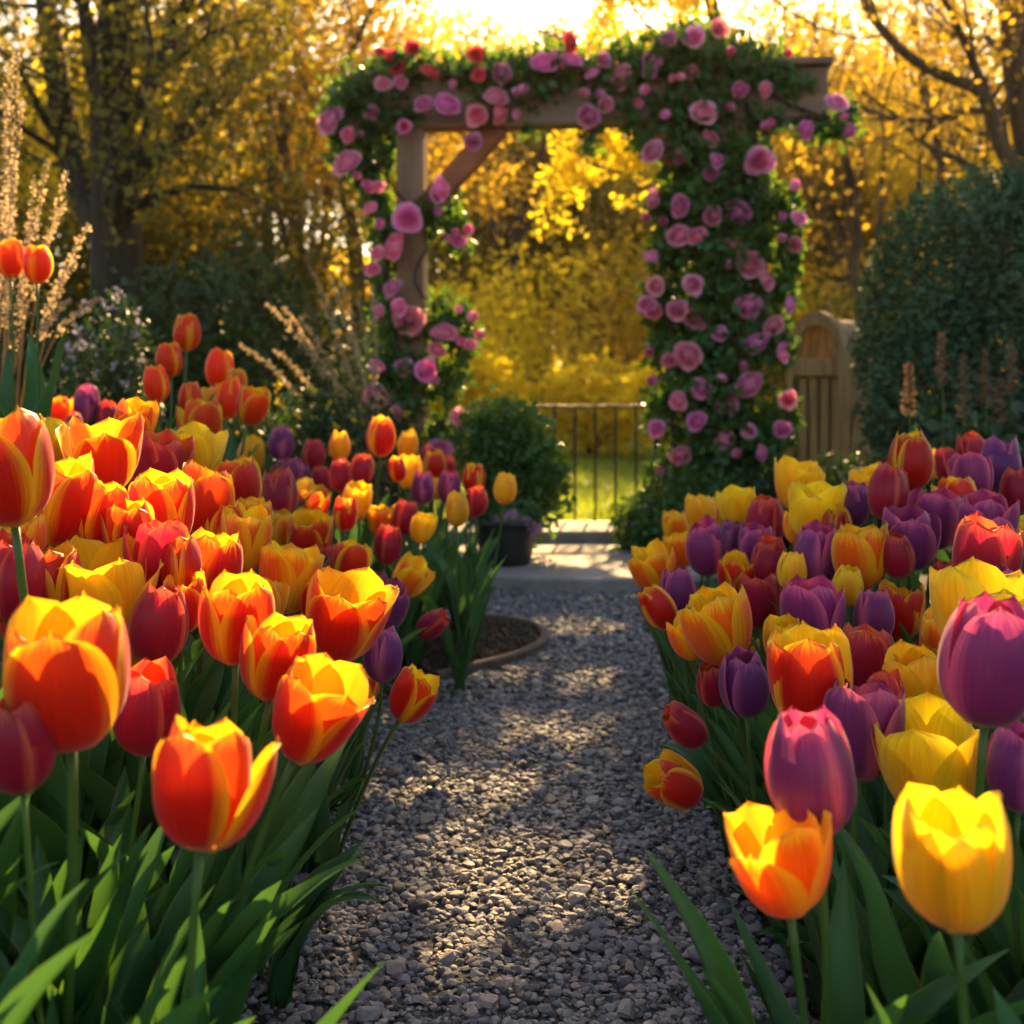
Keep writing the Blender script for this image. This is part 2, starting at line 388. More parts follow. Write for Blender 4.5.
for args in ((17000, (1.2, 3.0), .005, .0095), (700, (1.2, 2.6), .010, .017, .05), (13000, (2.7, 5.1), .0065, .011), (350, (2.4, 4.4), .012, .017)):
    V, n = pebbles(*args[:4], *(args[4:] if len(args) > 4 else ()))
    mb.add(V.reshape(-1, 3), (IF[None] + (np.arange(n) * len(IV))[:, None, None]).reshape(-1, 3))
for sgn in (-1, 1):                                      # strays over the bed edges
    V, n = pebbles(500, (1.2, 3.6), .005, .011, 0, 1, 0, lambda L, Rr, n: (L - np.abs(rng.normal(0, .06, n))) if sgn < 0 else (Rr + np.abs(rng.normal(0, .06, n))))
    mb.add(V.reshape(-1, 3), (IF[None] + (np.arange(n) * len(IV))[:, None, None]).reshape(-1, 3))
tag(mb.build('gravel', pebble_mat(), smooth=False), 'grey gravel stones covering the garden path', 'gravel', None, 'stuff')
# clods and bark bits on the soil near the path
mb = MB(); n = 5200
x = np.concatenate([rng.uniform(-.75, -.30, n // 2), rng.uniform(.36, .8, n - n // 2)]); y = rng.uniform(1.1, 4.2, n)
C = np.stack([x, y, Tz(x, y) + .004], -1); k = rng.integers(0, 36, n)
V = tmpl[k] * rng.uniform(.003, .011, n)[:, None, None]; V = np.einsum('nij,nkj->nki', rand_rot(n), V) + C[:, None]
mb.add(V.reshape(-1, 3), (IF[None] + (np.arange(n) * len(IV))[:, None, None]).reshape(-1, 3))
tag(mb.build('soil_crumbs', M_soil), 'dark crumbly soil along the path edges', 'soil', None, 'stuff')

# stone landing and step
def slab(name, cx, cy, rad, y0, y1, z0, z1, m, n=60, x0=-9, x1=9):
    mb = MB(); pts = []
    for i in range(n):
        a = math.pi + math.pi * i / (n - 1)
        pts.append((cx + rad[0] * math.cos(a), cy + rad[1] * math.sin(a)))
    pts += [(cx + rad[0], y1), (cx - rad[0], y1)]
    k = len(pts); b = .012; ctr = np.array([cx, (y0 + y1) / 2])
    def ring(ins, z): return [(*(np.array(p) + (ctr - np.array(p)) / np.linalg.norm(ctr - np.array(p)) * ins), z) for p in pts]
    V = ring(0, z0) + ring(0, z1 - b) + ring(b * .4, z1 - b * .3) + ring(b, z1) + [(ctr[0], ctr[1], z1)]
    Q = [[r * k + i, r * k + (i + 1) % k, (r + 1) * k + (i + 1) % k, (r + 1) * k + i] for r in range(3) for i in range(k)]
    mb.add(V, Q); mb.t.append(np.array([[3 * k + i, 3 * k + (i + 1) % k, 4 * k] for i in range(k)]))
    return tag(mb.build(name, m, smooth=False), None, None, None, 'structure')
slab('stone_landing', .33, 5.35, (.92, .78), 4.57, 5.60, -.05, .075, M_stone)['label'] = 'low rounded stone landing at the end of the gravel'
mb = MB(); box(mb, (.42, 5.80, .05), (1.7, .42, .16), bev=.012)
tag(mb.build('stone_step', M_stone, smooth=False), 'straight stone step before the black railing', None, None, 'structure')
# round edging of the middle bed
arc = [P(436, 684, 3.22), P(470, 676, 3.32), P(505, 668, 3.42), P(532, 660, 3.55), P(545, 649, 3.70), P(538, 637, 3.87), P(515, 630, 3.97), P(485, 628, 4.02), P(455, 632, 3.98)]
arc = [Vector((p.x, p.y, 0)) for p in arc]
a3 = []
for i in range(len(arc) - 1):
    p0, p1, p2, p3 = arc[max(i - 1, 0)], arc[i], arc[i + 1], arc[min(i + 2, len(arc) - 1)]
    for s_ in np.linspace(0, 1, 6, endpoint=False):
        a3.append(.5 * ((2 * p1) + (p2 - p0) * s_ + (2 * p0 - 5 * p1 + 4 * p2 - p3) * s_ ** 2 + (3 * p1 - p0 - 3 * p2 + p3) * s_ ** 3))
mb = MB(); a3 = np.array([tuple(p) for p in a3]); tg = np.gradient(a3, axis=0); nm = np.stack([-tg[:, 1], tg[:, 0], 0 * tg[:, 0]], -1); nm /= np.linalg.norm(nm, axis=1)[:, None]
prof = [(-.016, -.02), (-.016, .04), (-.010, .046), (.010, .046), (.016, .04), (.016, -.02)]
V = np.concatenate([a3 + nm * a_ + np.array([0, 0, b_]) for a_, b_ in prof]); k = len(a3)
Q = [[r * k + i, r * k + i + 1, (r + 1) * k + i + 1, (r + 1) * k + i] for r in range(5) for i in range(k - 1)]
mb.add(V, Q)
tag(mb.build('bed_edging', M_edge, smooth=False), 'low curved brown edging round the soil of the middle tulip bed', 'edging')
V = np.concatenate([a3 + np.array([0, 0, .028]), [[-.42, 3.6, .06]]]); mb = MB(); mb.add(V, np.zeros((0, 4), int)); mb.t.append(np.array([[i, i + 1, k] for i in range(k - 1)]))
tag(mb.build('bed_soil', M_soil), 'mulched soil inside the curved edging', None, None, 'structure')
mb = MB(); n = 2600; tt = rng.random(n); ii = rng.integers(0, k, n); C = a3[ii] * (1 - tt[:, None] * .9) + np.array([-.42, 3.6, .0]) * tt[:, None] * .9; C[:, 2] = .032 + .03 * tt
V = tmpl[rng.integers(0, 36, n)] * rng.uniform(.003, .012, n)[:, None, None]; V = np.einsum('nij,nkj->nki', rand_rot(n), V) + C[:, None]
mb.add(V.reshape(-1, 3), (IF[None] + (np.arange(n) * len(IV))[:, None, None]).reshape(-1, 3))
M_mulch = solid('mulch', (.035, .022, .014), (.13, .085, .05), 40, .95, .8)
tag(mb.build('mulch', M_mulch), 'brown mulch crumbs inside the curved edging', 'mulch', None, 'stuff')

# ------------------------------------------------------------------ railing
fx0, fx1, fY = P(470, 0, 6.55).x, P(668, 0, 6.55).x, 6.55
fz = P(0, 405, 6.55).z
fence = empty('metal_railing', ((fx0 + fx1) / 2, fY, 0), 'low black metal railing with upright bars behind the stone step', 'railing')
mb = MB(); box(mb, ((fx0 + fx1) / 2, fY, fz - .008), (fx1 - fx0, .035, .016), bev=.004); mb.build('top_rail', M_iron, fence, False)
mb = MB(); box(mb, ((fx0 + fx1) / 2, fY, .05), (fx1 - fx0, .02, .02), bev=.003); mb.build('bottom_rail', M_iron, fence, False)
bx_ = fx0 + .02; i = 0
while bx_ < fx1:
    mb = MB()
    if i % 6 == 3: box(mb, (bx_, fY, fz / 2 - .02), (.028, .028, fz - .003), bev=.003); nm_ = 'post'
    else: tube(mb, [(bx_, fY, .06), (bx_, fY, fz / 2), (bx_, fY, fz - .017)], .0075, 8); nm_ = 'bar'
    mb.build(nm_, M_iron, fence, False); bx_ += .121; i += 1

# ------------------------------------------------------------------ arbor
AL, AR = P(350, 0, 6.1), P(826, 0, 5.80)
arb = empty('garden_arbor', ((AL.x + AR.x) / 2, 5.95, 0), 'grey timber arbor with two posts, overhead beam and braces tinted for orange backlight', 'arbor')
ang = math.atan2(AR.y - AL.y, AR.x - AL.x); RZ = Matrix.Rotation(ang, 3, 'Z')
ln = math.hypot(AR.x - AL.x, AR.y - AL.y); zb, zt = 2.27, 2.54
mb = MB(); box(mb, ((AL.x + AR.x) / 2, (AL.y + AR.y) / 2, (zb + zt) / 2), (ln, .14, zt - zb), RZ, .012)
bo = mb.build('beam', M_woodh, arb, False)
mb = MB(); box(mb, ((AL.x + AR.x) / 2 + .0, (AL.y + AR.y) / 2, zt + .022), (ln + .05, .20, .04), RZ, .01); mb.build('beam_cap', M_woodh, arb, False)
def arb_pt(px):
    t_ = (px - 350) / 476; return AL.lerp(AR, t_)
for px in (415, 735):
    q = arb_pt(px); mb = MB(); box(mb, (q.x, q.y, zb / 2 - .012), (.15, .15, zb + .02), RZ, .01); mb.build('post', M_wood, arb, False)
for px, s_ in ((415, 1), (735, -1)):
    q = arb_pt(px); L_ = .62; rm = RZ @ Matrix.Rotation(R_(-47 if s_ > 0 else -133), 3, 'Y')
    c = Vector((q.x, q.y, 0)) + RZ @ Vector((s_ * (.075 + .20), 0, zb - .21)); mb = MB(); box(mb, c, (L_, .09, .12), rm, .008); mb.build('brace', M_brace, arb, False)

# ------------------------------------------------------------------ arched wooden gate box
gp = P(818, 0, 6.9); G0 = Vector((gp.x, gp.y, 0)); grz = R_(-50)
gate = empty('arched_gate', tuple(G0), 'pale arched wooden gate with planks and barred opening beside the clipped evergreen bush', 'gate')
def arch_pts(hw, zs, ztop, n=18, z0=0.0):
    return [(-hw, z0)] + [(-hw * math.cos(math.pi * i / (n - 1)), zs + (ztop - zs) * math.sin(math.pi * i / (n - 1))) for i in range(n)] + [(hw, z0)]
def ring_mesh(mb, out, inn, y0, y1, Rr, o):
    k = len(out); V = [(x, y0, z) for x, z in out] + [(x, y0, z) for x, z in inn] + [(x, y1, z) for x, z in out] + [(x, y1, z) for x, z in inn]
    Q = []
    for i in range(k - 1):
        Q += [[i, i + 1, k + i + 1, k + i], [2 * k + i + 1, 2 * k + i, 3 * k + i, 3 * k + i + 1], [i + 1, i, 2 * k + i, 2 * k + i + 1], [k + i, k + i + 1, 3 * k + i + 1, 3 * k + i]]
    V = np.array(V) @ np.array(Rr).T + np.array(tuple(o)); mb.add(V, Q)
GR = Matrix.Rotation(grz, 3, 'Z')
mb = MB(); ring_mesh(mb, arch_pts(.21, 1.02, 1.33), arch_pts(.165, 1.0, 1.25), -.03, .03, GR, G0); mb.build('frame', M_gate, gate, False)
mb = MB(); ring_mesh(mb, arch_pts(.185, 1.02, 1.285), arch_pts(.165, 1.0, 1.262), .032, .40, GR, G0); mb.build('hood', M_gate, gate, False)
mb = MB(); ring_mesh(mb, arch_pts(.20, 1.02, 1.30), arch_pts(.15, 1.0, 1.24), .40, .45, GR, G0); mb.build('frame', M_gate, gate, False)
for i in range(4):
    mb = MB(); box(mb, G0 + GR @ Vector((-.123 + .082 * i, .02, .46)), (.060, .022, .90), GR, .004); mb.build('plank', M_gate, gate, False)
mb = MB(); box(mb, G0 + GR @ Vector((0, .045, .47)), (.325, .018, .92), GR, .003); mb.build('light_stop_board', M_gate, gate, False)  # board added behind the planks to stop light shining between them
mb = MB(); box(mb, G0 + GR @ Vector((0, -.012, .98)), (.35, .04, .11), GR, .006); mb.build('cross_rail', M_gate, gate, False)
for i, (xo, ag) in enumerate(((-.09, 12), (-.02, 5), (.05, -6), (.11, -14))):
    mb = MB(); box(mb, G0 + GR @ Vector((xo, .0, 1.11)), (.022, .016, .19), GR @ Matrix.Rotation(R_(ag), 3, 'Y'), .003); mb.build('bar', M_gate, gate, False)
SR = GR @ Matrix.Rotation(R_(90), 3, 'Z'); so_ = G0 + GR @ Vector((.192, .215, 0))
mb = MB(); ring_mesh(mb, arch_pts(.16, .45, .78), arch_pts(.125, .43, .70), -.015, .012, SR, so_); ring_mesh(mb, arch_pts(.075, .30, .52), arch_pts(.05, .28, .46), -.012, .010, SR, so_)
box(mb, so_ + Vector((0, 0, .30)), (.25, .02, .03), SR, .003); mb.build('side_ornament', M_gate, gate, False)

# ------------------------------------------------------------------ foliage
M_rleaf = leafy('rose_leaf', (.025, .085, .022), (.06, .16, .03), .38, (.20, .34, .015), .4, 4, .45)
M_hedge = leafy('hedge_leaf', (.035, .08, .04), (.075, .15, .075), .12, None, .7, 3, .15)
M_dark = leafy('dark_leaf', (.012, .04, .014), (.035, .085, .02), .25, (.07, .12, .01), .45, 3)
M_gold = leafy('golden_leaf', (.54, .42, .02), (.74, .60, .03), .65, (.95, .74, .02), .6, .8)
M_gold2 = leafy('amber_leaf', (.32, .21, .015), (.46, .32, .025), .55, (.80, .50, .02), .6, .6)
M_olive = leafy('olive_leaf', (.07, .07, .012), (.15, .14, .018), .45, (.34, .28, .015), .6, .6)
M_green = leafy('fresh_leaf', (.07, .11, .015), (.16, .19, .02), .5, (.42, .42, .02), .5, 2)
def ell(n, c, r, lo=.0, g=rng):
    d = g.normal(size=(n, 3)); d /= np.linalg.norm(d, axis=1)[:, None]
    return np.array(tuple(c)) + d * np.array(r) * (lo + (1 - lo) * g.random((n, 1)) ** .5)
def lumpy_bush(name, loc, lumps, n, size, m, label, cat='shrub', group=None, lo=.55, stem=True, flowers=None, wob=.16, tm='leaf'):
    """shrub: leaves spread through lumps given in world space (centre, radii)"""
    root = empty(name, loc, label, cat, group)
    vol = np.array([r[0] * r[1] + r[0] * r[2] for c, r in lumps]); vol = vol / vol.sum()
    C = []
    for (c, r), f in zip(lumps, vol):
        d = rng.normal(size=(int(n * f), 3)); d /= np.linalg.norm(d, axis=1)[:, None]
        w1 = 1 + wob * fbm(d[:, 0] * 3 + c[0], d[:, 2] * 3 + d[:, 1] * 2, c[1])
        rr = (lo + (1 - lo) * rng.random(len(d)) ** .6) * w1
        q = np.array(tuple(c)) + d * np.array(r) * rr[:, None]
        C.append(q)
    C = np.concatenate(C); C = C[C[:, 2] > .0]
    mb = MB(); scatter(mb, C, size, tm); mb.build('foliage', m, root, False)
    if stem:
        mb = MB()
        for k in range(9):
            e = C[rng.integers(len(C))]; tube(mb, bez(loc, (loc[0] * .6 + e[0] * .4, loc[1] * .6 + e[1] * .4, e[2] * .7), e, 6), np.linspace(.014, .004, 6), 5)
        mb.build('stems', M_barkd, root)
    if flowers:
        fm, fn, fs = flowers; mb = MB(); K = []
        for (c, r), f in zip(lumps, vol):
            d = rng.normal(size=(int(fn * f) + 1, 3)); d[:, 1] = -np.abs(d[:, 1]); d /= np.linalg.norm(d, axis=1)[:, None]
            K.append(np.array(tuple(c)) + d * np.array(r) * rng.uniform(.95, 1.12, (len(d), 1)))
        K = np.concatenate(K)
        for q in range(4): scatter(mb, K + rng.normal(0, fs * .4, K.shape), fs)
        o = mb.build('blossoms', fm, root, False); o['kind'] = 'stuff'
    return root
def tree(name, base, h, rad, label, mb_, ml, nleaf, lsize, seed, spread=.55, lean=(0, 0), group=None, forks=3, z0=.3, clus=.32, levels=4, cat='tree', limbs=None, tm='d', lift=.25):
    g = np.random.default_rng(seed); root = empty(name, base, label, cat, group)
    tb = MB(); tips = []
    def grow(p, d, L, r, lv):
        k = 6; pts = [p]; dd = d.copy()
        for i in range(k):
            dd = dd + g.normal(0, .13, 3) + np.array([0, 0, .03 * lift * 4]); dd /= np.linalg.norm(dd); pts.append(pts[-1] + dd * L / k)
        r1 = r * .62
        tube(tb, pts, np.linspace(r, r1, k + 1), 8 if lv > 2 else 5)
        if lv <= 2: tips.extend(pts[2:])
        if lv == 0: return
        nb = forks + (1 if g.random() < .4 else 0)
        for b in range(nb):
            q = pts[-1] if b == 0 else pts[int(g.integers(2, k + 1))]
            ax = g.normal(size=3); ax -= dd * np.dot(ax, dd); ax /= np.linalg.norm(ax)
            sp = (.22 if b == 0 else spread) * g.uniform(.7, 1.3)
            nd = dd * math.cos(sp) + ax * math.sin(sp); grow(q, nd, L * g.uniform(.55, .82), r1 * (.95 if b == 0 else .62), lv - 1)
    b = np.array(tuple(base), float)
    if limbs is None:
        d = np.array([lean[0], lean[1], 1.0]); d /= np.linalg.norm(d)
        grow(b - [0, 0, .1], d, h * .36, rad, levels)
    else:
        for pts, r0, r1 in limbs:
            pts = np.array([tuple(p) for p in pts]); tt = np.linspace(0, len(pts) - 1, len(pts) * 4); 
            ip = np.stack([np.interp(tt, range(len(pts)), pts[:, k]) for k in range(3)], -1)
            for _ in range(2): ip[1:-1] = (ip[:-2] + ip[2:] + 2 * ip[1:-1]) / 4
            rr = np.linspace(r0, r1, len(ip)); tube(tb, ip, rr, 10)
            for i in range(3, len(ip)):
                if g.random() < .42 and ip[i][2] > h * .3:
                    dd = ip[i] - ip[i - 1]; dd /= np.linalg.norm(dd); ax = g.normal(size=3); ax -= dd * np.dot(ax, dd); ax /= np.linalg.norm(ax)
                    nd = dd * .6 + ax * .8; grow(ip[i], nd / np.linalg.norm(nd), g.uniform(.7, 1.5) * h / 6, max(rr[i] * .35, .012), 2)
    tb.build('trunk', mb_, root)
    tips = np.array(tips); lb = MB()
    if nleaf:
        C = tips[g.integers(len(tips), size=nleaf)] + g.normal(0, clus, (nleaf, 3)) * np.array([1, 1, .8])
        C = C[C[:, 2] > z0]
        scatter(lb, C, lsize, tm, g); lb.build('crown', ml, root, False)
    return root
def copy_tree(root, loc, rz, sc, label, group=None):
    r = root.copy(); S.collection.objects.link(r); r.location = loc; r.rotation_euler = (0, 0, rz); r.scale = (sc, sc, sc)
    r['label'] = label
    for ch in list(root.children):
        c = ch.copy(); S.collection.objects.link(c); c.parent = r
    return r

# left dark tree, its limbs as in the photograph
Q = lambda px, py, Y: P(px, py, Y)
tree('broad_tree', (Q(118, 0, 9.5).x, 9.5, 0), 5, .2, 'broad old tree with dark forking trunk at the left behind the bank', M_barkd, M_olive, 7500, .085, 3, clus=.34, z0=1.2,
     limbs=[([(Q(122, 0, 9.5).x, 9.5, -.1), Q(118, 300, 9.5), Q(116, 190, 9.5), Q(110, 100, 9.5), Q(118, 0, 9.4), Q(110, -80, 9.2)], .26, .12),
            ([Q(118, 175, 9.5), Q(100, 110, 9.3), Q(88, 50, 9.1), Q(80, -30, 9.0)], .07, .05),
            ([Q(120, 130, 9.5), Q(150, 85, 9.3), Q(172, 30, 9.2), Q(205, -30, 9.0)], .085, .05),
            ([Q(118, 260, 9.5), Q(80, 190, 9.8), Q(62, 110, 10), Q(48, 20, 10.2), Q(40, -40, 10.3)], .15, .08),
            ([Q(118, 215, 9.5), Q(150, 200, 9.2), Q(190, 185, 9.0), Q(235, 190, 8.8)], .05, .02),
            ([Q(70, 150, 9.9), Q(45, 120, 9.8), Q(20, 70, 9.6)], .05, .03)])
# right tree with arching limbs reaching in from beyond the bush
tree('leaning_tree', (4.9, 9.6, 0), 5, .2, 'tree with dark arching limbs rising behind the clipped evergreen bush at right', M_bark, M_gold2, 3800, .07, 11, clus=.42, z0=2.2,
     limbs=[([(4.9, 9.6, -.1), (4.9, 9.6, 1.5), Q(1040, 190, 9.6), Q(1015, 60, 9.6), Q(1010, -60, 9.6)], .2, .1),
            ([Q(1040, 200, 9.6), Q(1000, 150, 9.4), Q(985, 90, 9.3), Q(940, 75, 9.2), Q(905, 55, 9.1), Q(865, 10, 9.0), Q(850, -40, 9)], .075, .025),
            ([Q(985, 90, 9.3), Q(968, 50, 9.2), Q(950, 10, 9.1), Q(930, -30, 9.0)], .04, .02),
            ([Q(1030, 250, 9.6), Q(975, 165, 9.7), Q(930, 150, 9.6), Q(890, 110, 9.5), Q(860, 90, 9.4)], .04, .012)])
# background trees
protos = []
for i in range(4):
    px = (310, 560, 700, 880)[i]; Y = (17, 26, 28, 20)[i]
    protos.append(tree('slender_tree', (Q(px, 0, Y).x, Y, 0), 8.2, .17, 'x', M_bark, (M_olive, M_gold, M_gold, M_gold2)[i], (17000, 17000, 15000, 17000)[i], .085, 20 + i, spread=.62, group='golden spring trees beyond the lawn', z0=.8, clus=.36))
spots = [(310, 17, 0, 0, 1.0), (560, 26, 1, 0, 1), (700, 28, 2, 0, 1.0), (880, 20, 3, 0, 1), (210, 15, 2, 2.0, .95), (260, 20, 1, 1.1, 1.1), (350, 14.5, 3, 3.0, .85), (430, 27, 0, 2.2, 1.35), (480, 28, 2, 4.0, 1.4),
         (610, 27, 3, 1.0, 1.35), (790, 24, 1, 2.7, 1.05), (840, 21, 0, 4.1, .95), (930, 17, 1, 5.2, .9), (985, 23, 2, 1.4, 1.1), (1060, 19, 3, 2.2, 1.0), (60, 17, 1, 3.3, 1.05), (-30, 14, 0, 5.1, 1.0), (150, 22, 3, 0.4, 1.2), (760, 28, 0, 3.9, 1.45), (530, 30, 2, 2.4, 1.45), (350, 30, 1, 5.5, 1.3), (680, 31, 1, .7, 1.5), (900, 31, 2, 3.1, 1.3), (460, 33, 3, 1.9, 1.3), (775, 29, 3, .9, 1.45), (835, 26, 2, 2.9, 1.35), (600, 28, 0, 3.4, 1.5), (500, 36, 1, .3, 1.7), (655, 38, 3, 2.0, 1.6), (725, 37, 2, 5.0, 1.6), (800, 29, 2, 1.2, 1.4), (570, 38, 2, 3.0, 1.6), (835, 30, 3, 2.2, 1.4), (765, 33, 3, 4.4, 1.5), (470, 37, 3, 5.4, 1.7), (540, 35, 0, 1.1, 1.7), (420, 35, 2, 4.1, 1.6)]
order = sorted(range(len(spots)), key=lambda i: spots[i][0])
ORD = ['leftmost', 'second', 'third', 'fourth', 'fifth', 'sixth', 'seventh', 'eighth', 'ninth', 'tenth', 'eleventh', 'twelfth', 'thirteenth', 'fourteenth', 'fifteenth', 'sixteenth', 'seventeenth', 'eighteenth', 'nineteenth', 'twentieth', 'twenty-first', 'twenty-second', 'twenty-third', 'twenty-fourth', 'twenty-fifth', 'twenty-sixth', 'twenty-seventh', 'twenty-eighth', 'twenty-ninth', 'thirtieth']
NUM = ['zero', 'one', 'two', 'three', 'four', 'five', 'six', 'seven', 'eight', 'nine', 'ten', 'eleven', 'twelve', 'thirteen', 'fourteen', 'fifteen', 'sixteen', 'seventeen', 'eighteen', 'nineteen', 'twenty', 'twenty-one', 'twenty-two', 'twenty-three', 'twenty-four', 'twenty-five', 'twenty-six', 'twenty-seven', 'twenty-eight', 'twenty-nine', 'thirty']
for k in range(31, 60):
    u_ = ORD[k % 10 - 1] if k % 10 else None; ORD.append({3: 'thirty-', 4: 'forty-', 5: 'fifty-'}[k // 10] + ('first' if k % 10 == 1 else u_) if u_ else {4: 'fortieth', 5: 'fiftieth'}[k // 10])
    NUM.append({3: 'thirty', 4: 'forty', 5: 'fifty'}[k // 10] + ('-' + NUM[k % 10] if k % 10 else ''))
def nth(i, n):
    if n == 1: return None
    if i == 0: return 'leftmost'
    if i == n - 1: return 'rightmost'
    return ORD[i] + ' from left'
for i, (px, Y, k, rz, sc) in enumerate(spots):
    r = order.index(i); lab = ('distant' if Y > 24 else 'slender') + f' tree in golden leaf beyond the lawn, {nth(r, len(spots))} of {NUM[len(spots)]}'
    if i < 4: protos[i]['label'] = lab
    else: copy_tree(protos[k], (Q(px, 0, Y).x, Y, 0), rz, sc, lab)

# thin bare trees with fine branches
bare = [(268, 13.5, .9), (298, 16, 1.0), (345, 15, 1.0), (398, 17, 1.05), (455, 19, 1.1), (602, 20, 1.1), (690, 16, 1.0), (738, 20, 1.15), (822, 15, .95), (852, 13, .85), (896, 16, 1.0), (948, 18, 1.1), (230, 18, 1.1), (20, 13, .9), (780, 26, 1.5), (520, 24, 1.35), (640, 26, 1.4)]
bo_ = sorted(range(len(bare)), key=lambda i: bare[i][0]); bp_ = []
for i, (px, Y, sc) in enumerate(bare):
    lab = f'thin almost bare tree with fine branches before the golden trees, {nth(bo_.index(i), len(bare))} of {NUM[len(bare)]}'
    if i < 3:
        bp_.append(tree('bare_tree', (Q(px, 0, Y).x, Y, 0), 7.6, (.10, .085, .11)[i], lab, M_bark, M_gold2, 1500, .07, 60 + i, spread=.5, group='thin bare trees beyond the lawn', z0=1.5, clus=.12, levels=5, forks=3, lift=.9))
    else: copy_tree(bp_[i % 3], (Q(px, 0, Y).x, Y, 0), i * 1.7, sc, lab)
for i in range(3): bp_[i].scale = (bare[i][2],) * 3

# golden shrubs behind the lawn
for i, (px, Y, hw, top, m, lab) in enumerate((
    (500, 12.3, .95, 330, M_gold, 'bright yellow leafy shrub behind the railing near the left rose post'),
    (590, 13.0, 1.05, 350, M_gold, 'bright yellow leafy shrub seen through the middle of the arbor'),
    (668, 12.0, .9, 335, M_gold, 'bright yellow shrub beside the right rose column'),
    (540, 16.5, 1.9, 215, M_gold, 'tall golden bush behind the low yellow shrubs under the arbor'),
    (640, 17.5, 1.9, 200, M_gold2, 'tall amber bush behind the arbor opening, near the right rose column'),
    (840, 12.5, 1.4, 250, M_olive, 'olive and amber bush behind the arched wooden gate'),
    (760, 15.5, 1.6, 190, M_gold2, 'amber bush behind the right rose column and gate'),
    (930, 14.0, 1.6, 200, M_gold2, 'amber bush behind the clipped evergreen bush'),
    (440, 14.5, 1.4, 260, M_gold, 'golden bush just left of the arbor opening behind the left post'))):
    c = P(px, 0, Y); zt_ = P(0, top, Y).z
    lumpy_bush('golden_shrub', (c.x, Y, 0), [((c.x + rng.uniform(-.5, .5) * hw, Y + rng.uniform(-.3, .3), zt_ * f), (hw * rng.uniform(.5, .8), hw * .6, zt_ * rng.uniform(.3, .42))) for f in (.35, .5, .62, .3, .55)], 2300, .10, m, lab, lo=.25, wob=.35, group='golden shrubs beyond the lawn', tm='d')
# dark shrubs at left behind the bank
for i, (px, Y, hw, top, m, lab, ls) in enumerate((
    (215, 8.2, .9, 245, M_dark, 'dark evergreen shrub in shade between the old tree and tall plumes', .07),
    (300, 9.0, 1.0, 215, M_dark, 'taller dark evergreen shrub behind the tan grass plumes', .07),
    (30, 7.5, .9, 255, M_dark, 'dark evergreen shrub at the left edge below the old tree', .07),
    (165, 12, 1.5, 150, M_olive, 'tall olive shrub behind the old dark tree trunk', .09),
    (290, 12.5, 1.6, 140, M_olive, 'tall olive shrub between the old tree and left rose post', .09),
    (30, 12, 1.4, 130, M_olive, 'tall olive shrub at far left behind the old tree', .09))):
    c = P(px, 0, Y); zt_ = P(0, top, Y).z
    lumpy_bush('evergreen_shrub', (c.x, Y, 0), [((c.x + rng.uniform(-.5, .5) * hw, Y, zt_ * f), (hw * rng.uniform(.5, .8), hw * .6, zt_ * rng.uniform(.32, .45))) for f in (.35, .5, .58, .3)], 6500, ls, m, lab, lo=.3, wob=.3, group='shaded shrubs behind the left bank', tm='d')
# distant wood closing the view
mb = MB(); n = 30000
wx = rng.uniform(-26, 26, n); wy = 38 + rng.normal(0, 1.5, n); wz = rng.random(n) ** .8 * (4.6 + 1.3 * fbm(wx * .5, 0 * wx)) 
scatter(mb, np.stack([wx, wy, wz], -1), .42, 'd'); tag(mb.build('distant_wood', M_gold, smooth=False), 'distant golden woodland seen between the trees', 'wood', None, 'stuff')

# added tree, its bough shaped to shade the path and leave chosen sun patches
root = empty('added_shade_tree', (2.15, 10.6, 0), 'tree added to shade the path, its golden bough behind the right half of the arbor beam', 'tree')
tb = MB(); g = np.random.default_rng(31)
for pts, r0, r1 in (([(2.15, 10.6, -.1), (2.12, 10.6, 1.5), (2.0, 10.5, 3.0), (1.9, 10.4, 4.6), (1.8, 10.4, 6.0)], .11, .05),
                    ([(2.05, 10.5, 2.4), (1.5, 10.4, 3.3), (.9, 10.3, 3.8), (.2, 10.2, 4.2)], .05, .012), ([(2.0, 10.5, 3.0), (1.5, 10.3, 4.0), (.8, 10.2, 4.7)], .04, .01),
                    ([(2.1, 10.5, 2.0), (1.5, 10.2, 2.6), (.7, 10.1, 2.9)], .035, .01)):
    pts = np.array(pts); tt = np.linspace(0, len(pts) - 1, 20); ip = np.stack([np.interp(tt, range(len(pts)), pts[:, q]) for q in range(3)], -1)
    ip[1:-1] += g.normal(0, .02, ip[1:-1].shape); tube(tb, ip, np.linspace(r0, r1, 20), 7)
    for _ in range(14):
        p0 = ip[g.integers(6, 20)]; p1 = p0 + g.normal(0, .35, 3); tube(tb, bez(p0, (p0 + p1) / 2 + g.normal(0, .1, 3), p1, 6), np.linspace(.008, .002, 6), 4)
tb.build('trunk', M_bark, root)
n = 46000; C = np.stack([g.uniform(-.3, 3.0, n), 10.4 + g.normal(0, .16, n), g.uniform(1.8, 5.4, n)], -1)
C[:, 1] += .35 * fbm(C[:, 0] * 1.3, C[:, 2] * 1.3, 2)
tn_, sx_ = math.tan(SUN_EL) / math.cos(SUN_AZ), math.tan(SUN_AZ)
Yg_ = C[:, 1] - C[:, 2] / tn_; Xg_ = C[:, 0] - sx_ * (C[:, 1] - Yg_)
dx_ = np.maximum(0, np.abs(Xg_ - .04) - .40) * np.where(Xg_ < 0, 2.6, 1.0); dy_ = np.maximum(0, np.abs(Yg_ - 3.0) - 1.45) * .45
nz_ = fbm(C[:, 0] * 2.6, C[:, 2] * 2.6, 5)
ok = g.random(n) < np.exp(-(dx_ ** 2 + dy_ ** 2) / (.28 + .16 * nz_) ** 2)
ok &= (nz_ > -.25) | (dx_ + dy_ < .02)
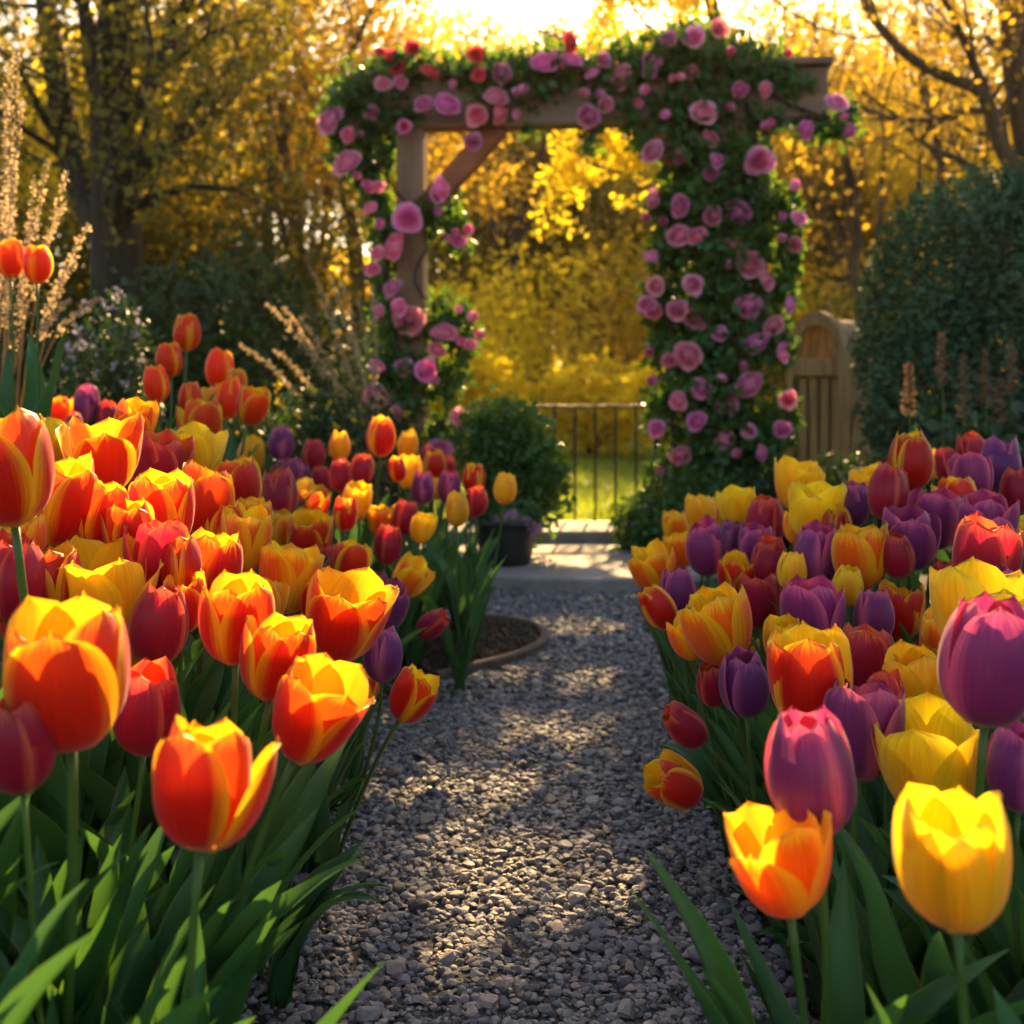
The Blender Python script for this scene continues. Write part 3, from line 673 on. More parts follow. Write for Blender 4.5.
for x_, y_, rx_, ry_ in ((-.10, 2.36, .19, .085), (.11, 2.72, .19, .06), (.12, 3.24, .18, .08), (.21, 3.91, .15, .10), (-.04, 2.04, .08, .03), (.12, 1.97, .22, .075), (.335, 2.07, .10, .06),
                         (-.02, 1.76, .12, .045), (.226, 1.72, .11, .05), (-.14, 1.70, .08, .04), (.25, 4.9, .35, .16), (-.05, 4.45, .12, .07)):
    ok &= ((Xg_ - x_ + .01) / (rx_ + .04)) ** 2 + ((Yg_ - y_) / (ry_ + .065)) ** 2 > 1
lb = MB(); scatter(lb, C[ok], .066, 'd', g); lb.build('crown', M_gold, root, False)

# clipped evergreen bush right
c = P(990, 0, 6.0)
lumpy_bush('evergreen_bush', (c.x, 6.0, 0), [((c.x, 6.0, 1.08), (.72, .6, .98)), ((c.x + .35, 6.0, 1.25), (.55, .5, .88)), ((c.x - .1, 5.8, .75), (.62, .45, .7))], 42000, .042, M_hedge,
           'large dark green rounded evergreen bush at the right edge', 'bush', lo=.72, wob=.10)
# shrub beside the pot
c = P(512, 0, 5.3)
lumpy_bush('round_shrub', (c.x, 5.3, .05), [((c.x, 5.3, .50), (.27, .25, .30)), ((c.x + .05, 5.25, .40), (.25, .22, .28)), ((c.x - .08, 5.3, .62), (.20, .2, .22))], 5200, .042, M_rleaf, 'round dark glossy shrub beside the left rose post above the black pot', lo=.4, wob=.2)
# lavender flowered bush
M_lav = leafy('lavender_flower', (.30, .26, .36), (.48, .44, .50), .3, None, .6, 3)
c = P(112, 0, 4.9)
lumpy_bush('flowering_bush', (c.x, 4.9, 0), [((c.x, 4.9, .75), (.24, .24, .50)), ((c.x - .14, 4.9, .70), (.18, .2, .34)), ((c.x + .08, 4.8, .9), (.12, .12, .38))], 4200, .032, M_dark, 'loose green bush dotted with pale lavender flowers behind the left bank', lo=.1, wob=.35, flowers=(M_lav, 90, .028))
M_yfl = leafy('yellow_flower', (.6, .45, .02), (.8, .6, .03), .4, None, .6, 3)
for px, Y, top, lab in ((250, 5.2, 395, 'low dark leafy plant with small yellow flowers behind the tall tulips'), (310, 5.0, 382, 'low leafy plant with yellow flowers in front of the tan plumes'), (360, 5.4, 385, 'low yellow flowered plant beside the left rose post')):
    c = P(px, 0, Y); zt_ = P(0, top, Y).z
    lumpy_bush('flowering_plant', (c.x, Y, 0), [((c.x, Y, zt_ * .55), (.26, .22, zt_ * .45)), ((c.x + .1, Y, zt_ * .5), (.22, .2, zt_ * .42))], 2600, .04, M_dark, lab, lo=.3, wob=.25, flowers=(M_yfl, 60, .022), group='low plants with yellow flowers')
# low plants at the foot of the right column and in front of the gate
for px, Y, top, hw, m, lab in ((700, 5.5, 470, .38, M_rleaf, 'low dark leafy plant at the foot of the right rose column'), (655, 5.4, 490, .22, M_rleaf, 'small dark leafy plant beside the stone landing'),
                               (790, 5.6, 455, .34, M_dark, 'low green plant in front of the arched wooden gate'), (870, 5.2, 450, .4, M_dark, 'low green plant between the gate and the evergreen bush')):
    c = P(px, 0, Y); zt_ = P(0, top, Y).z
    lumpy_bush('leafy_plant', (c.x, Y, 0), [((c.x, Y, zt_ * .5), (hw, .25, zt_ * .5)), ((c.x + hw * .3, Y, zt_ * .45), (hw * .7, .25, zt_ * .45))], 3600, .04, m, lab, lo=.3, wob=.2, group='leafy plants at the foot of the arbor')

# ------------------------------------------------------------------ plumed grasses
M_plume = leafy('plume', (.36, .26, .16), (.55, .42, .26), .45, (.80, .58, .30), .7, 4)
M_straw = leafy('straw', (.22, .15, .06), (.34, .24, .10), .3, (.5, .33, .1), .7, 4)
def plumes(name, base, stalks, label, bead=.011, n=170, wid=.016):
    root = empty(name, base, label, 'grass')
    for tip, frac, bow in stalks:
        b = Vector(base) + Vector((random.uniform(-.06, .06), random.uniform(-.06, .06), 0)); tip = Vector(tip)
        mid = b.lerp(tip, .55) + Vector((bow * -.1, 0, .12 + abs(bow) * .1))
        pts = bez(b, mid, tip, 26); mb = MB(); tube(mb, pts, np.linspace(.0032, .0012, 26), 5); st = mb.build('stalk', M_straw, root)
        s = rng.uniform(1 - frac, 1, n); C = np.stack([np.interp(s, np.linspace(0, 1, 26), pts[:, k]) for k in range(3)], -1)
        wd = wid * (1.25 - (s - (1 - frac)) / frac)[:, None]
        C += rng.normal(0, 1, C.shape) * wd; mb = MB(); scatter(mb, C, bead); mb.build('plume', M_plume, root, False)
b = P(8, 430, 3.5)
plumes('plumed_shrub', (b.x, 3.5, tz(b.x, 3.5)), [(P(22, -20, 3.5), .55, 0), (P(12, 40, 3.4), .6, 0), (P(4, 90, 3.5), .6, 0), (P(22, 100, 3.6), .6, 0), (P(-8, 120, 3.5), .6, 0), (P(16, 150, 3.3), .5, 0), (P(68, 172, 3.5), .42, .5), (P(66, 200, 3.6), .4, .5), (P(90, 224, 3.4), .38, .8), (P(48, 160, 3.5), .4, .3),
     (P(102, 298, 3.5), .32, 1.4), (P(76, 262, 3.6), .35, 1), (P(2, 200, 3.4), .5, 0), (P(35, 175, 3.4), .5, 0), (P(30, 215, 3.6), .5, 0), (P(70, 300, 3.4), .3, 1.0), (P(8, 60, 3.6), .6, 0), (P(-10, 60, 3.6), .6, 0)], 'tall tan plumed grass glowing at the left edge behind two tall tulips', .011, 190, .0075)
b = P(385, 430, 5.0)
plumes('plumed_grass', (b.x, 5.0, tz(b.x, 5)), [(P(308, 262, 5.0), .5, -.6), (P(330, 272, 5.1), .4, -.5), (P(342, 282, 5.0), .4, -.3), (P(265, 302, 4.9), .4, -1), (P(283, 306, 5.1), .4, -.8), (P(300, 318, 5.0), .4, -.8), (P(320, 300, 4.9), .45, -.5), (P(358, 300, 5.0), .4, -.2), (P(372, 285, 5.1), .4, 0), (P(240, 345, 5.0), .35, -1.2), (P(275, 350, 5.1), .35, -1), (P(310, 345, 5.0), .35, -.6), (P(350, 330, 4.9), .35, -.3)], 'tan feathery grass plumes leaning left beside the left rose post', .013, 160, .0075)
# dried flower spikes before the evergreen bush
M_spike = leafy('dried_flower', (.16, .09, .05), (.32, .19, .11), .3, None, .8, 8)
sp_ = [(909, 365, 410), (942, 335, 385), (964, 355, 415), (985, 350, 405), (1011, 340, 392), (1000, 380, 420)]
so2 = sorted(range(6), key=lambda i: sp_[i][0])
for i, (px, ty, by) in enumerate(sp_):
    Y = 4.7 + .06 * i; tp, bt = P(px, ty, Y), P(px, by, Y); base = (tp.x, Y, tz(tp.x, Y))
    root = empty('flower_spike', base, f'dried brown flower spike before the evergreen bush, {nth(so2.index(i), 6)} of six', 'flower', 'dried flower spikes before the evergreen bush')
    mb = MB(); tube(mb, bez(base, (tp.x + .01, Y, 1), tp, 10), .004, 5); mb.build('stem', M_stem, root)
    mb = MB(); n = 240; s = rng.random(n)[:, None]; C = np.array(tuple(bt)) * (1 - s) + np.array(tuple(tp)) * s + rng.normal(0, 1, (n, 3)) * .016 * (1.2 - s); scatter(mb, C, .018); mb.build('flower_head', M_spike, root, False)
    mb = MB(); C = np.stack([rng.normal(tp.x, .06, 40), rng.normal(Y, .05, 40), rng.uniform(base[2], bt.z - .1, 40)], -1); scatter(mb, C, .09); mb.build('leaves', M_dark, root, False)

# ------------------------------------------------------------------ pot with pink flowers
pc = P(506, 0, 4.95)
pot = empty('planter', (pc.x, 4.95, .075), 'round black planter standing on the stone landing', 'planter')
def lathe(mb, c, prof, n=36):
    th = np.linspace(0, 2 * np.pi, n, endpoint=False); V = np.concatenate([np.stack([c[0] + r * np.cos(th), c[1] + r * np.sin(th), np.full(n, c[2] + z)], -1) for r, z in prof])
    k = len(prof); Q = [[a * n + b, a * n + (b + 1) % n, (a + 1) * n + (b + 1) % n, (a + 1) * n + b] for a in range(k - 1) for b in range(n)]
    mb.add(V, Q)
mb = MB(); lathe(mb, (pc.x, 4.95, .075), [(.001, .002), (.105, .002), (.112, .012), (.145, .175)]); mb.build('pot', M_pot, pot)
mb = MB(); lathe(mb, (pc.x, 4.95, .075), [(.145, .175), (.158, .178), (.160, .205), (.150, .208), (.140, .19)]); mb.build('rim', M_pot, pot)
mb = MB(); lathe(mb, (pc.x, 4.95, .075), [(.138, .188), (.001, .192)]); mb.build('soil', M_soil, pot)
M_pink = leafy('pale_pink_flower', (.45, .22, .32), (.62, .36, .44), .35, None, .6, 3)
root = empty('pink_flowers', (pc.x, 4.95, .265), 'small plant with pale pink flower heads growing in the black planter', 'plant')
mb = MB(); C = ell(520, (pc.x, 4.95, .29), (.17, .15, .08)); C = C[C[:, 2] > .262]; scatter(mb, C, .04); mb.build('foliage', M_rleaf, root, False)
for px, py in ((500, 520), (524, 522), (512, 516), (534, 530)):
    q = P(px, py, 4.85); mb = MB(); scatter(mb, ell(110, q, (.035, .035, .025), .6), .018); mb.build('flower_head', M_pink, root, False)
# ------------------------------------------------------------------ climbing roses
def rose_mat(name, edge, core):
    m, t = mat(name); uv = N(t, 'ShaderNodeUVMap'); sp = N(t, 'ShaderNodeSeparateXYZ'); t.links.new(uv.outputs[0], sp.inputs[0])
    oi = N(t, 'ShaderNodeObjectInfo'); col = mixc(t, sstep(t, sp.outputs[1], .0, .8), core, edge)
    col = mixc(t, 1.0, col, oi.outputs['Color'], 'MULTIPLY')
    p = N(t, 'ShaderNodeBsdfPrincipled', i_Roughness=.55); t.links.new(col, p.inputs['Base Color']); p.inputs['Specular IOR Level'].default_value = .25
    tr = N(t, 'ShaderNodeBsdfTranslucent'); t.links.new(col, tr.inputs[0]); mx = N(t, 'ShaderNodeMixShader', i_0=.35); o = N(t, 'ShaderNodeOutputMaterial')
    t.links.new(p.outputs[0], mx.inputs[1]); t.links.new(tr.outputs[0], mx.inputs[2]); t.links.new(mx.outputs[0], o.inputs[0]); return m
M_rose = rose_mat('rose_petal', (.96, .42, .55), (.76, .08, .28)); M_rosered = rose_mat('red_rose_petal', (.88, .12, .16), (.6, .02, .05))
def rose_mesh(name, m, seed, bud=0.0):
    g = np.random.default_rng(seed); mb = MB(); nu, nv = 6, 7
    layers = [(.09, .56, 3, 0), (.17, .56, 4, 0), (.26, .52, 5, .02), (.36, .50, 5, .04), (.44, .44, 5, .08), (.52, .34, 6, .14)]
    if bud: layers = [(.09, .7, 3, 0), (.17, .72, 4, 0), (.25, .70, 5, .0), (.33, .62, 5, .08)]
    for li, (Rl, Hl, n, curl) in enumerate(layers):
        for k in range(n):
            th0 = 2 * np.pi * (k + .5 * li + g.uniform(-.15, .15)) / n; hw = 1.35 * np.pi / n * g.uniform(.9, 1.1); R1 = Rl * g.uniform(.92, 1.08); H1 = Hl * g.uniform(.92, 1.06)
            u, v = np.meshgrid(np.linspace(0, 1, nu), np.linspace(-1, 1, nv), indexing='ij')
            ue = u * (1 - .22 * v ** 4); r = R1 * (.12 + .88 * ue ** .55) * (1 + .10 * u * v * (1 if k % 2 else -1)); r = r * (1 - (.38 if li < 2 else .22 if li < 4 else 0) * ue ** 3); z = H1 * ue ** 1.3 - curl * ue ** 5 + .02 * np.sin(5 * v + k) * u
            a = th0 + v * hw * (.35 + .65 * u ** .5)
            V = np.stack([r * np.cos(a), r * np.sin(a), z], -1).reshape(-1, 3)
            i = np.arange(nu - 1)[:, None] * nv; j = np.arange(nv - 1)[None]; F = np.stack([i + j, i + j + 1, i + nv + j + 1, i + nv + j], -1).reshape(-1, 4)
            mb.add(V, F, np.stack([(v + 1) / 2, (li / 5) * .6 + .4 * u], -1).reshape(-1, 2))
    return mb.mesh(name, m)
RM = [rose_mesh('rose', M_rose, s) for s in (1, 2, 3)]; RB = [rose_mesh('rose_bud', M_rose, 5, 1)]; RR = [rose_mesh('red_rose', M_rosered, 6)]
def yarb(px): return 6.1 - .3 * (px - 350) / 476
ROSES_L = [(328,118,28),(347,134,16),(345,160,28),(395,62,22,'r'),(412,48,14,'r'),(431,70,18,'r'),(380,51,10,'r'),(383,82,16),(400,81,14),(423,102,18),(448,102,25),(372,113,14),(476,54,12,'r'),(478,74,14,'r'),(500,74,20),(497,94,22),(522,89,13),(476,114,21),(502,112,22),(516,115,12),(473,142,17),(544,60,25),(573,57,20),(572,42,19,'r'),(564,64,12),
 (442,190,24),(369,207,14),(380,225,13),(438,212,11),(408,217,27),(469,230,13),(459,240,14),(392,246,26),(372,268,15),(391,286,18),(400,307,17),(377,311,15),(408,321,29),(444,330,25),(472,317,13),(481,334,12),(377,365,15),(403,366,17),(427,371,22),(375,399,27),(390,417,18),(375,423,14),(460,419,22),(440,447,24),(467,456,13),(436,351,16),(470,343,14)]
ROSES_R = [(592,72,14),(603,60,14),(619,76,23),(587,117,22),(605,104,16),(669,37,16),(694,36,20),(719,29,18),(651,61,18),(730,51,12),(691,74,16),(788,54,12),(644,90,13),(639,104,13),(666,114,12),(704,110,25),(741,91,16),(767,89,15),(732,107,12),(838,101,21),(808,130,18),(851,131,14),(710,137,19),(651,150,22),(718,160,15),(711,174,14),(759,160,26),(654,199,18),(645,217,12),(682,206,21),(711,215,20),(736,214,25),(677,234,23),(696,234,20),(735,243,20),(651,256,14),(751,262,27),(729,263,12),(768,279,19),(794,186,13),(800,217,15),(795,245,14),(694,284,20),(654,286,18),(646,303,17),(654,312,16),(677,311,20),(698,316,24),(748,308,24),(775,327,19),(791,305,16),(719,334,15),(757,345,24),(686,357,27),(669,361,14),(649,352,12),(751,386,27),(744,365,13),(701,390,20),(677,402,19),(653,381,13),(727,404,21),(695,420,20),(726,441,20),(788,400,17),(783,430,17),(763,453,15),(657,429,17),(681,457,20),(661,472,12),(662,492,17),(782,347,11)]
BL = [(370,100,40,30),(345,120,20,22),(345,145,14,22),(415,72,40,18),(480,75,40,18),(520,80,32,24),(560,70,30,26),(490,110,25,14),(375,150,20,25),(366,180,12,20),(378,200,14,24),(388,230,16,26),(440,215,24,20),(458,235,12,16),(384,280,15,28),(400,325,28,24),(450,320,24,22),(466,345,12,12),(382,365,16,20),(412,372,32,24),(400,400,28,22),(388,430,24,22),(450,430,18,18),(460,455,12,14),(450,380,18,18),(545,95,18,16),(400,120,24,14),(532,120,10,12),(440,440,14,14)]
BR = [(620,75,32,26),(660,65,34,28),(700,62,44,32),(750,72,36,24),(785,90,26,16),(820,128,26,10),(843,120,9,20),(640,112,24,18),(598,112,14,16),(590,140,9,10),(700,112,46,30),(700,155,34,26),(760,122,22,12),(650,140,18,14),(735,165,32,28),(700,200,42,28),(748,208,32,32),(665,205,16,24),(788,215,10,26),(720,250,50,32),(665,250,16,20),(788,250,10,24),(720,300,54,36),(658,300,14,24),(782,290,10,26),(720,345,54,32),(664,345,12,20),(712,385,48,34),(718,430,46,34),(700,470,46,28),(668,480,18,25),(780,345,12,20),(782,420,12,28),(755,440,28,28),(660,410,12,26)]
def rose_plant(label, base, roses, blobs, stems, seed, k=.20):
    g = np.random.default_rng(seed); root = empty('climbing_rose', base, label, 'climbing rose')
    C = []
    for cx, cy, rx, ry in blobs:
        n = int(rx * ry * k * 2.2) + 8; d = g.normal(size=(n, 3)); d /= np.linalg.norm(d, axis=1)[:, None]; d *= g.random((n, 1)) ** .42
        d *= np.where(g.random((n, 1)) < .12, 1.45, 1.1)
        Y = yarb(cx); s = Y / FPX; c = P(cx, cy, Y)
        C.append(np.array(tuple(c)) + d * np.array([rx * s, min(.24, .1 + rx * s * .6), ry * s]))
    C = np.concatenate(C); mb = MB()
    # leaflets in threes
    d3 = g.normal(size=(len(C) * 1, 3)) * .02
    scatter(mb, np.concatenate([C, C[::2] + d3[::2], C[::3] - d3[::3]]), .056, 'leaf', g); mb.build('foliage', M_rleaf, root, False)
    mb = MB()
    for pts, r in stems:
        w3 = [P(x, y, yarb(x) + dy) for x, y, dy in pts]; tt = np.linspace(0, len(w3) - 1, len(w3) * 5); a = np.array([tuple(p) for p in w3])
        ip = np.stack([np.interp(tt, range(len(a)), a[:, q]) for q in range(3)], -1); ip[1:-1] += g.normal(0, .008, ip[1:-1].shape)
        ip[1:-1] = (ip[:-2] + ip[2:] + 2 * ip[1:-1]) / 4; tube(mb, ip, np.linspace(r, r * .45, len(ip)), 6)
    mb.build('stems', M_barkd, root)
    extra = []
    for _ in range(20):
        cx, cy, rx, ry = blobs[int(g.integers(len(blobs)))]; extra.append((cx + g.uniform(-.9, .9) * rx, cy + g.uniform(-.9, .9) * ry, g.uniform(9, 14)))
    for r in list(roses) + extra:
        px, py, wd = r[:3]; Y = yarb(px) - .22 + g.uniform(-.06, .06); c = P(px, py, Y); D = wd * Y / FPX * 1.14
        me = RR[0] if len(r) > 3 else (RB[0] if wd <= 13 else RM[int(g.integers(3))])
        if wd <= 13: D *= 1.35
        o = bpy.data.objects.new('blossom', me); link(o, root)
        ax = Vector((g.normal(0, .6) + (px - (735 if px > 580 else 415)) / 260, -1, g.normal(.2, .55))).normalized()
        o.rotation_mode = 'QUATERNION'; o.rotation_quaternion = ax.to_track_quat('Z', 'Y') @ Quaternion((0, 0, 1), g.uniform(0, 6.28))
        o.scale = (D, D, D * .9); o.location = c - Vector(base) - ax * D * .3
        f = g.uniform(.9, 1.15); o.color = (f, f * g.uniform(.8, 1.12), f * g.uniform(.9, 1.25), 1)
    return root
q = P(415, 0, 5.85); rose_plant('pink climbing rose winding up the left arbor post and over half the beam', (q.x, 5.88, 0), ROSES_L, BL,
    [([(400, 520, -.16), (392, 440, -.14), (402, 380, -.14), (392, 320, -.14), (385, 250, -.12), (378, 180, 0), (360, 120, 0), (372, 85, -.12), (440, 72, -.1), (520, 75, -.1), (570, 60, -.1)], .016),
     ([(430, 520, -.14), (440, 440, -.14), (452, 380, 0), (450, 325, 0), (410, 280, -.14), (445, 215, 0), (400, 200, -.14), (370, 150, -.1)], .011)], 5)
q = P(735, 0, 5.8); rose_plant('pink climbing rose covering the right arbor post and right end of the beam', (q.x, 5.72, 0), ROSES_R, BR,
    [([(730, 520, -.15), (710, 440, -.15), (735, 360, -.14), (710, 280, -.15), (740, 200, -.14), (710, 120, -.14), (690, 60, -.1), (620, 70, -.1), (590, 140, -.12)], .018),
     ([(750, 520, -.15), (760, 440, -.1), (720, 380, -.15), (760, 300, -.1), (720, 220, -.15), (760, 150, -.1), (740, 80, -.1), (800, 110, -.1), (845, 120, -.1)], .014),
     ([(700, 520, -.15), (670, 440, -.1), (680, 360, -.12), (660, 290, -.1), (670, 210, -.1), (700, 160, -.12), (650, 90, -.1)], .012)], 6)

# ------------------------------------------------------------------ tulips
def petal_mesh(name, m, op, inner, seed):
    """one tulip petal, unit radius; op 0 closed .. 2 wide"""
    g = np.random.default_rng(seed); nu, nv = 16, 11
    us = np.linspace(0, 1, nu); k = op / 2
    U = [0, .06, .16, .3, .45, .6, .75, .88, 1]
    r0 = np.interp(us, U, [.10, .42, .72, .92, 1.0, .99, .90, .74, .50]); r2 = np.interp(us, U, [.10, .38, .66, .87, .98, 1.04, 1.07, 1.07, 1.04])
    rr = r0 * (1 - k) + r2 * k
    rr = np.convolve(np.pad(rr, 1, 'edge'), [.25, .5, .25], 'valid'); rr[0] = .08
    if inner: rr = rr * (.87 if op < 1.5 else .9)
    Hh = (2.75 if op < .5 else 2.6 if op < 1.5 else 2.4) * (1.02 if inner else 1.0)
    zz = Hh * (us ** 1.12)
    zz = zz * (1 - .06 * k * us ** 3)
    gw = np.interp(us, [0, .06, .18, .35, .5, .65, .78, .88, .94, .98, 1], [.16, .42, .78, 1.02, 1.08, 1.05, .92, .73, .53, .33, .04]) * (1.02 if not inner else .95)
    u, v = np.meshgrid(us, np.linspace(-1, 1, nv), indexing='ij'); ph = g.uniform(0, 6.28)
    hw = gw[:, None]; r = np.repeat(rr[:, None], nv, 1)
    rad_c = np.maximum(r, .62)                              # curvature radius of the cross section
    a = v * hw / rad_c
    x = rad_c * np.cos(a) - rad_c + r; y = rad_c * np.sin(a); z = np.repeat(zz[:, None], nv, 1)
    z = z + .05 * u * np.abs(v) ** 2 * -1.2
    x = x - .045 * np.exp(-(v / .16) ** 2) * u * (1 - .3 * u) * (0 if inner else 1)
    x = x + .05 * v ** 2 * np.sin(u * 6 + ph) * u + g.uniform(-.02, .05) * u ** 3 * 2 + (.05 if not inner else 0) * v ** 4 * u
    z = z + .035 * np.sin(v * 4 + ph) * u ** 4 + .02 * np.sin(v * 11 + ph * 2) * u ** 6
    yy = y + g.uniform(-.05, .05) * u ** 2
    mb = MB(); i = np.arange(nu - 1)[:, None] * nv; j = np.arange(nv - 1)[None]; F = np.stack([i + j, i + j + 1, i + nv + j + 1, i + nv + j], -1).reshape(-1, 4)
    mb.add(np.stack([x, yy, z], -1).reshape(-1, 3), F, np.stack([(v + 1) / 2, u], -1).reshape(-1, 2))
    return mb.mesh(name, m)
PMESH = {(c, op, inn, s): petal_mesh('petal', PM[c], op, inn, hash((op, inn, s)) % 999) for c in 'FOGPCT' for op in (0, 1, 2) for inn in (0, 1) for s in (0, 1, 2)}
M_pist = leafy('pistil', (.35, .38, .08), (.45, .42, .1), .2)
mb = MB(); tube(mb, [(0, 0, -.03), (0, 0, .06), (0, 0, .5), (0, 0, .8)], [.10, .2, .13, .10], 8)
for k in range(6):
    a = k * 1.047; tube(mb, [(.15 * math.cos(a), .15 * math.sin(a), .05), (.3 * math.cos(a), .3 * math.sin(a), .5), (.34 * math.cos(a), .34 * math.sin(a), .8)], [.02, .03, .045], 5)
CORE = mb.mesh('blossom', M_pist)
def leaf_mesh(seed, droop):
    g = np.random.default_rng(seed); nu, nv = 18, 7; s = np.linspace(0, 1, nu); W = g.uniform(.062, .095)
    phi = R_(g.uniform(4, 14)) + R_(g.uniform(8, 34) + 70 * droop) * s ** g.uniform(1.3, 2.2)
    cx = np.concatenate([[0], np.cumsum(np.sin(phi[:-1]))]) / (nu - 1); cz = np.concatenate([[0], np.cumsum(np.cos(phi[:-1]))]) / (nu - 1)
    w_ = W * np.interp(s, [0, .1, .3, .5, .7, .85, .95, 1], [.42, .62, .95, 1, .82, .52, .22, .01]); tw = g.uniform(-.9, .9) * s ** 1.5; ph = g.uniform(0, 6.28); am = g.uniform(.1, .4)
    u, v = np.meshgrid(s, np.linspace(-1, 1, nv), indexing='ij')
    fold = np.interp(s, [0, .3, 1], [1.1, .6, .35])[:, None]
    off = w_[:, None] * (v ** 2 * fold + am * np.sin(u * 11 + ph + v) * v * np.abs(v))
    nx, nz = -np.cos(phi)[:, None], np.sin(phi)[:, None]; yl = w_[:, None] * v * np.sqrt(np.maximum(0, 1 - .3 * fold * v ** 2))
    c, sn = np.cos(tw)[:, None], np.sin(tw)[:, None]; o2 = off * c + yl * sn; y2 = yl * c - off * sn
    X_ = cx[:, None] + nx * o2 + .012; Z_ = cz[:, None] + nz * o2
    mb = MB(); i = np.arange(nu - 1)[:, None] * nv; j = np.arange(nv - 1)[None]; F = np.stack([i + j, i + j + 1, i + nv + j + 1, i + nv + j], -1).reshape(-1, 4)
    mb.add(np.stack([X_, y2, Z_], -1).reshape(-1, 3), F, np.stack([(v + 1) / 2, u], -1).reshape(-1, 2)); return mb.mesh('leaf', M_leaf)
LM = [leaf_mesh(40 + i, (0, 0, .1, .25, .45, 0, .15, .05, .3, .6)[i % 10]) for i in range(20)] + [leaf_mesh(80 + i, .85 + .1 * i) for i in range(4)]
def add_leaf(root, k, loc, rz, L, tilt=0.0, wide=1.0):
    o = bpy.data.objects.new('leaf', LM[k]); link(o, root); o.rotation_euler = (0, tilt, rz); o.scale = (L, L * wide, L); o.location = loc; return o
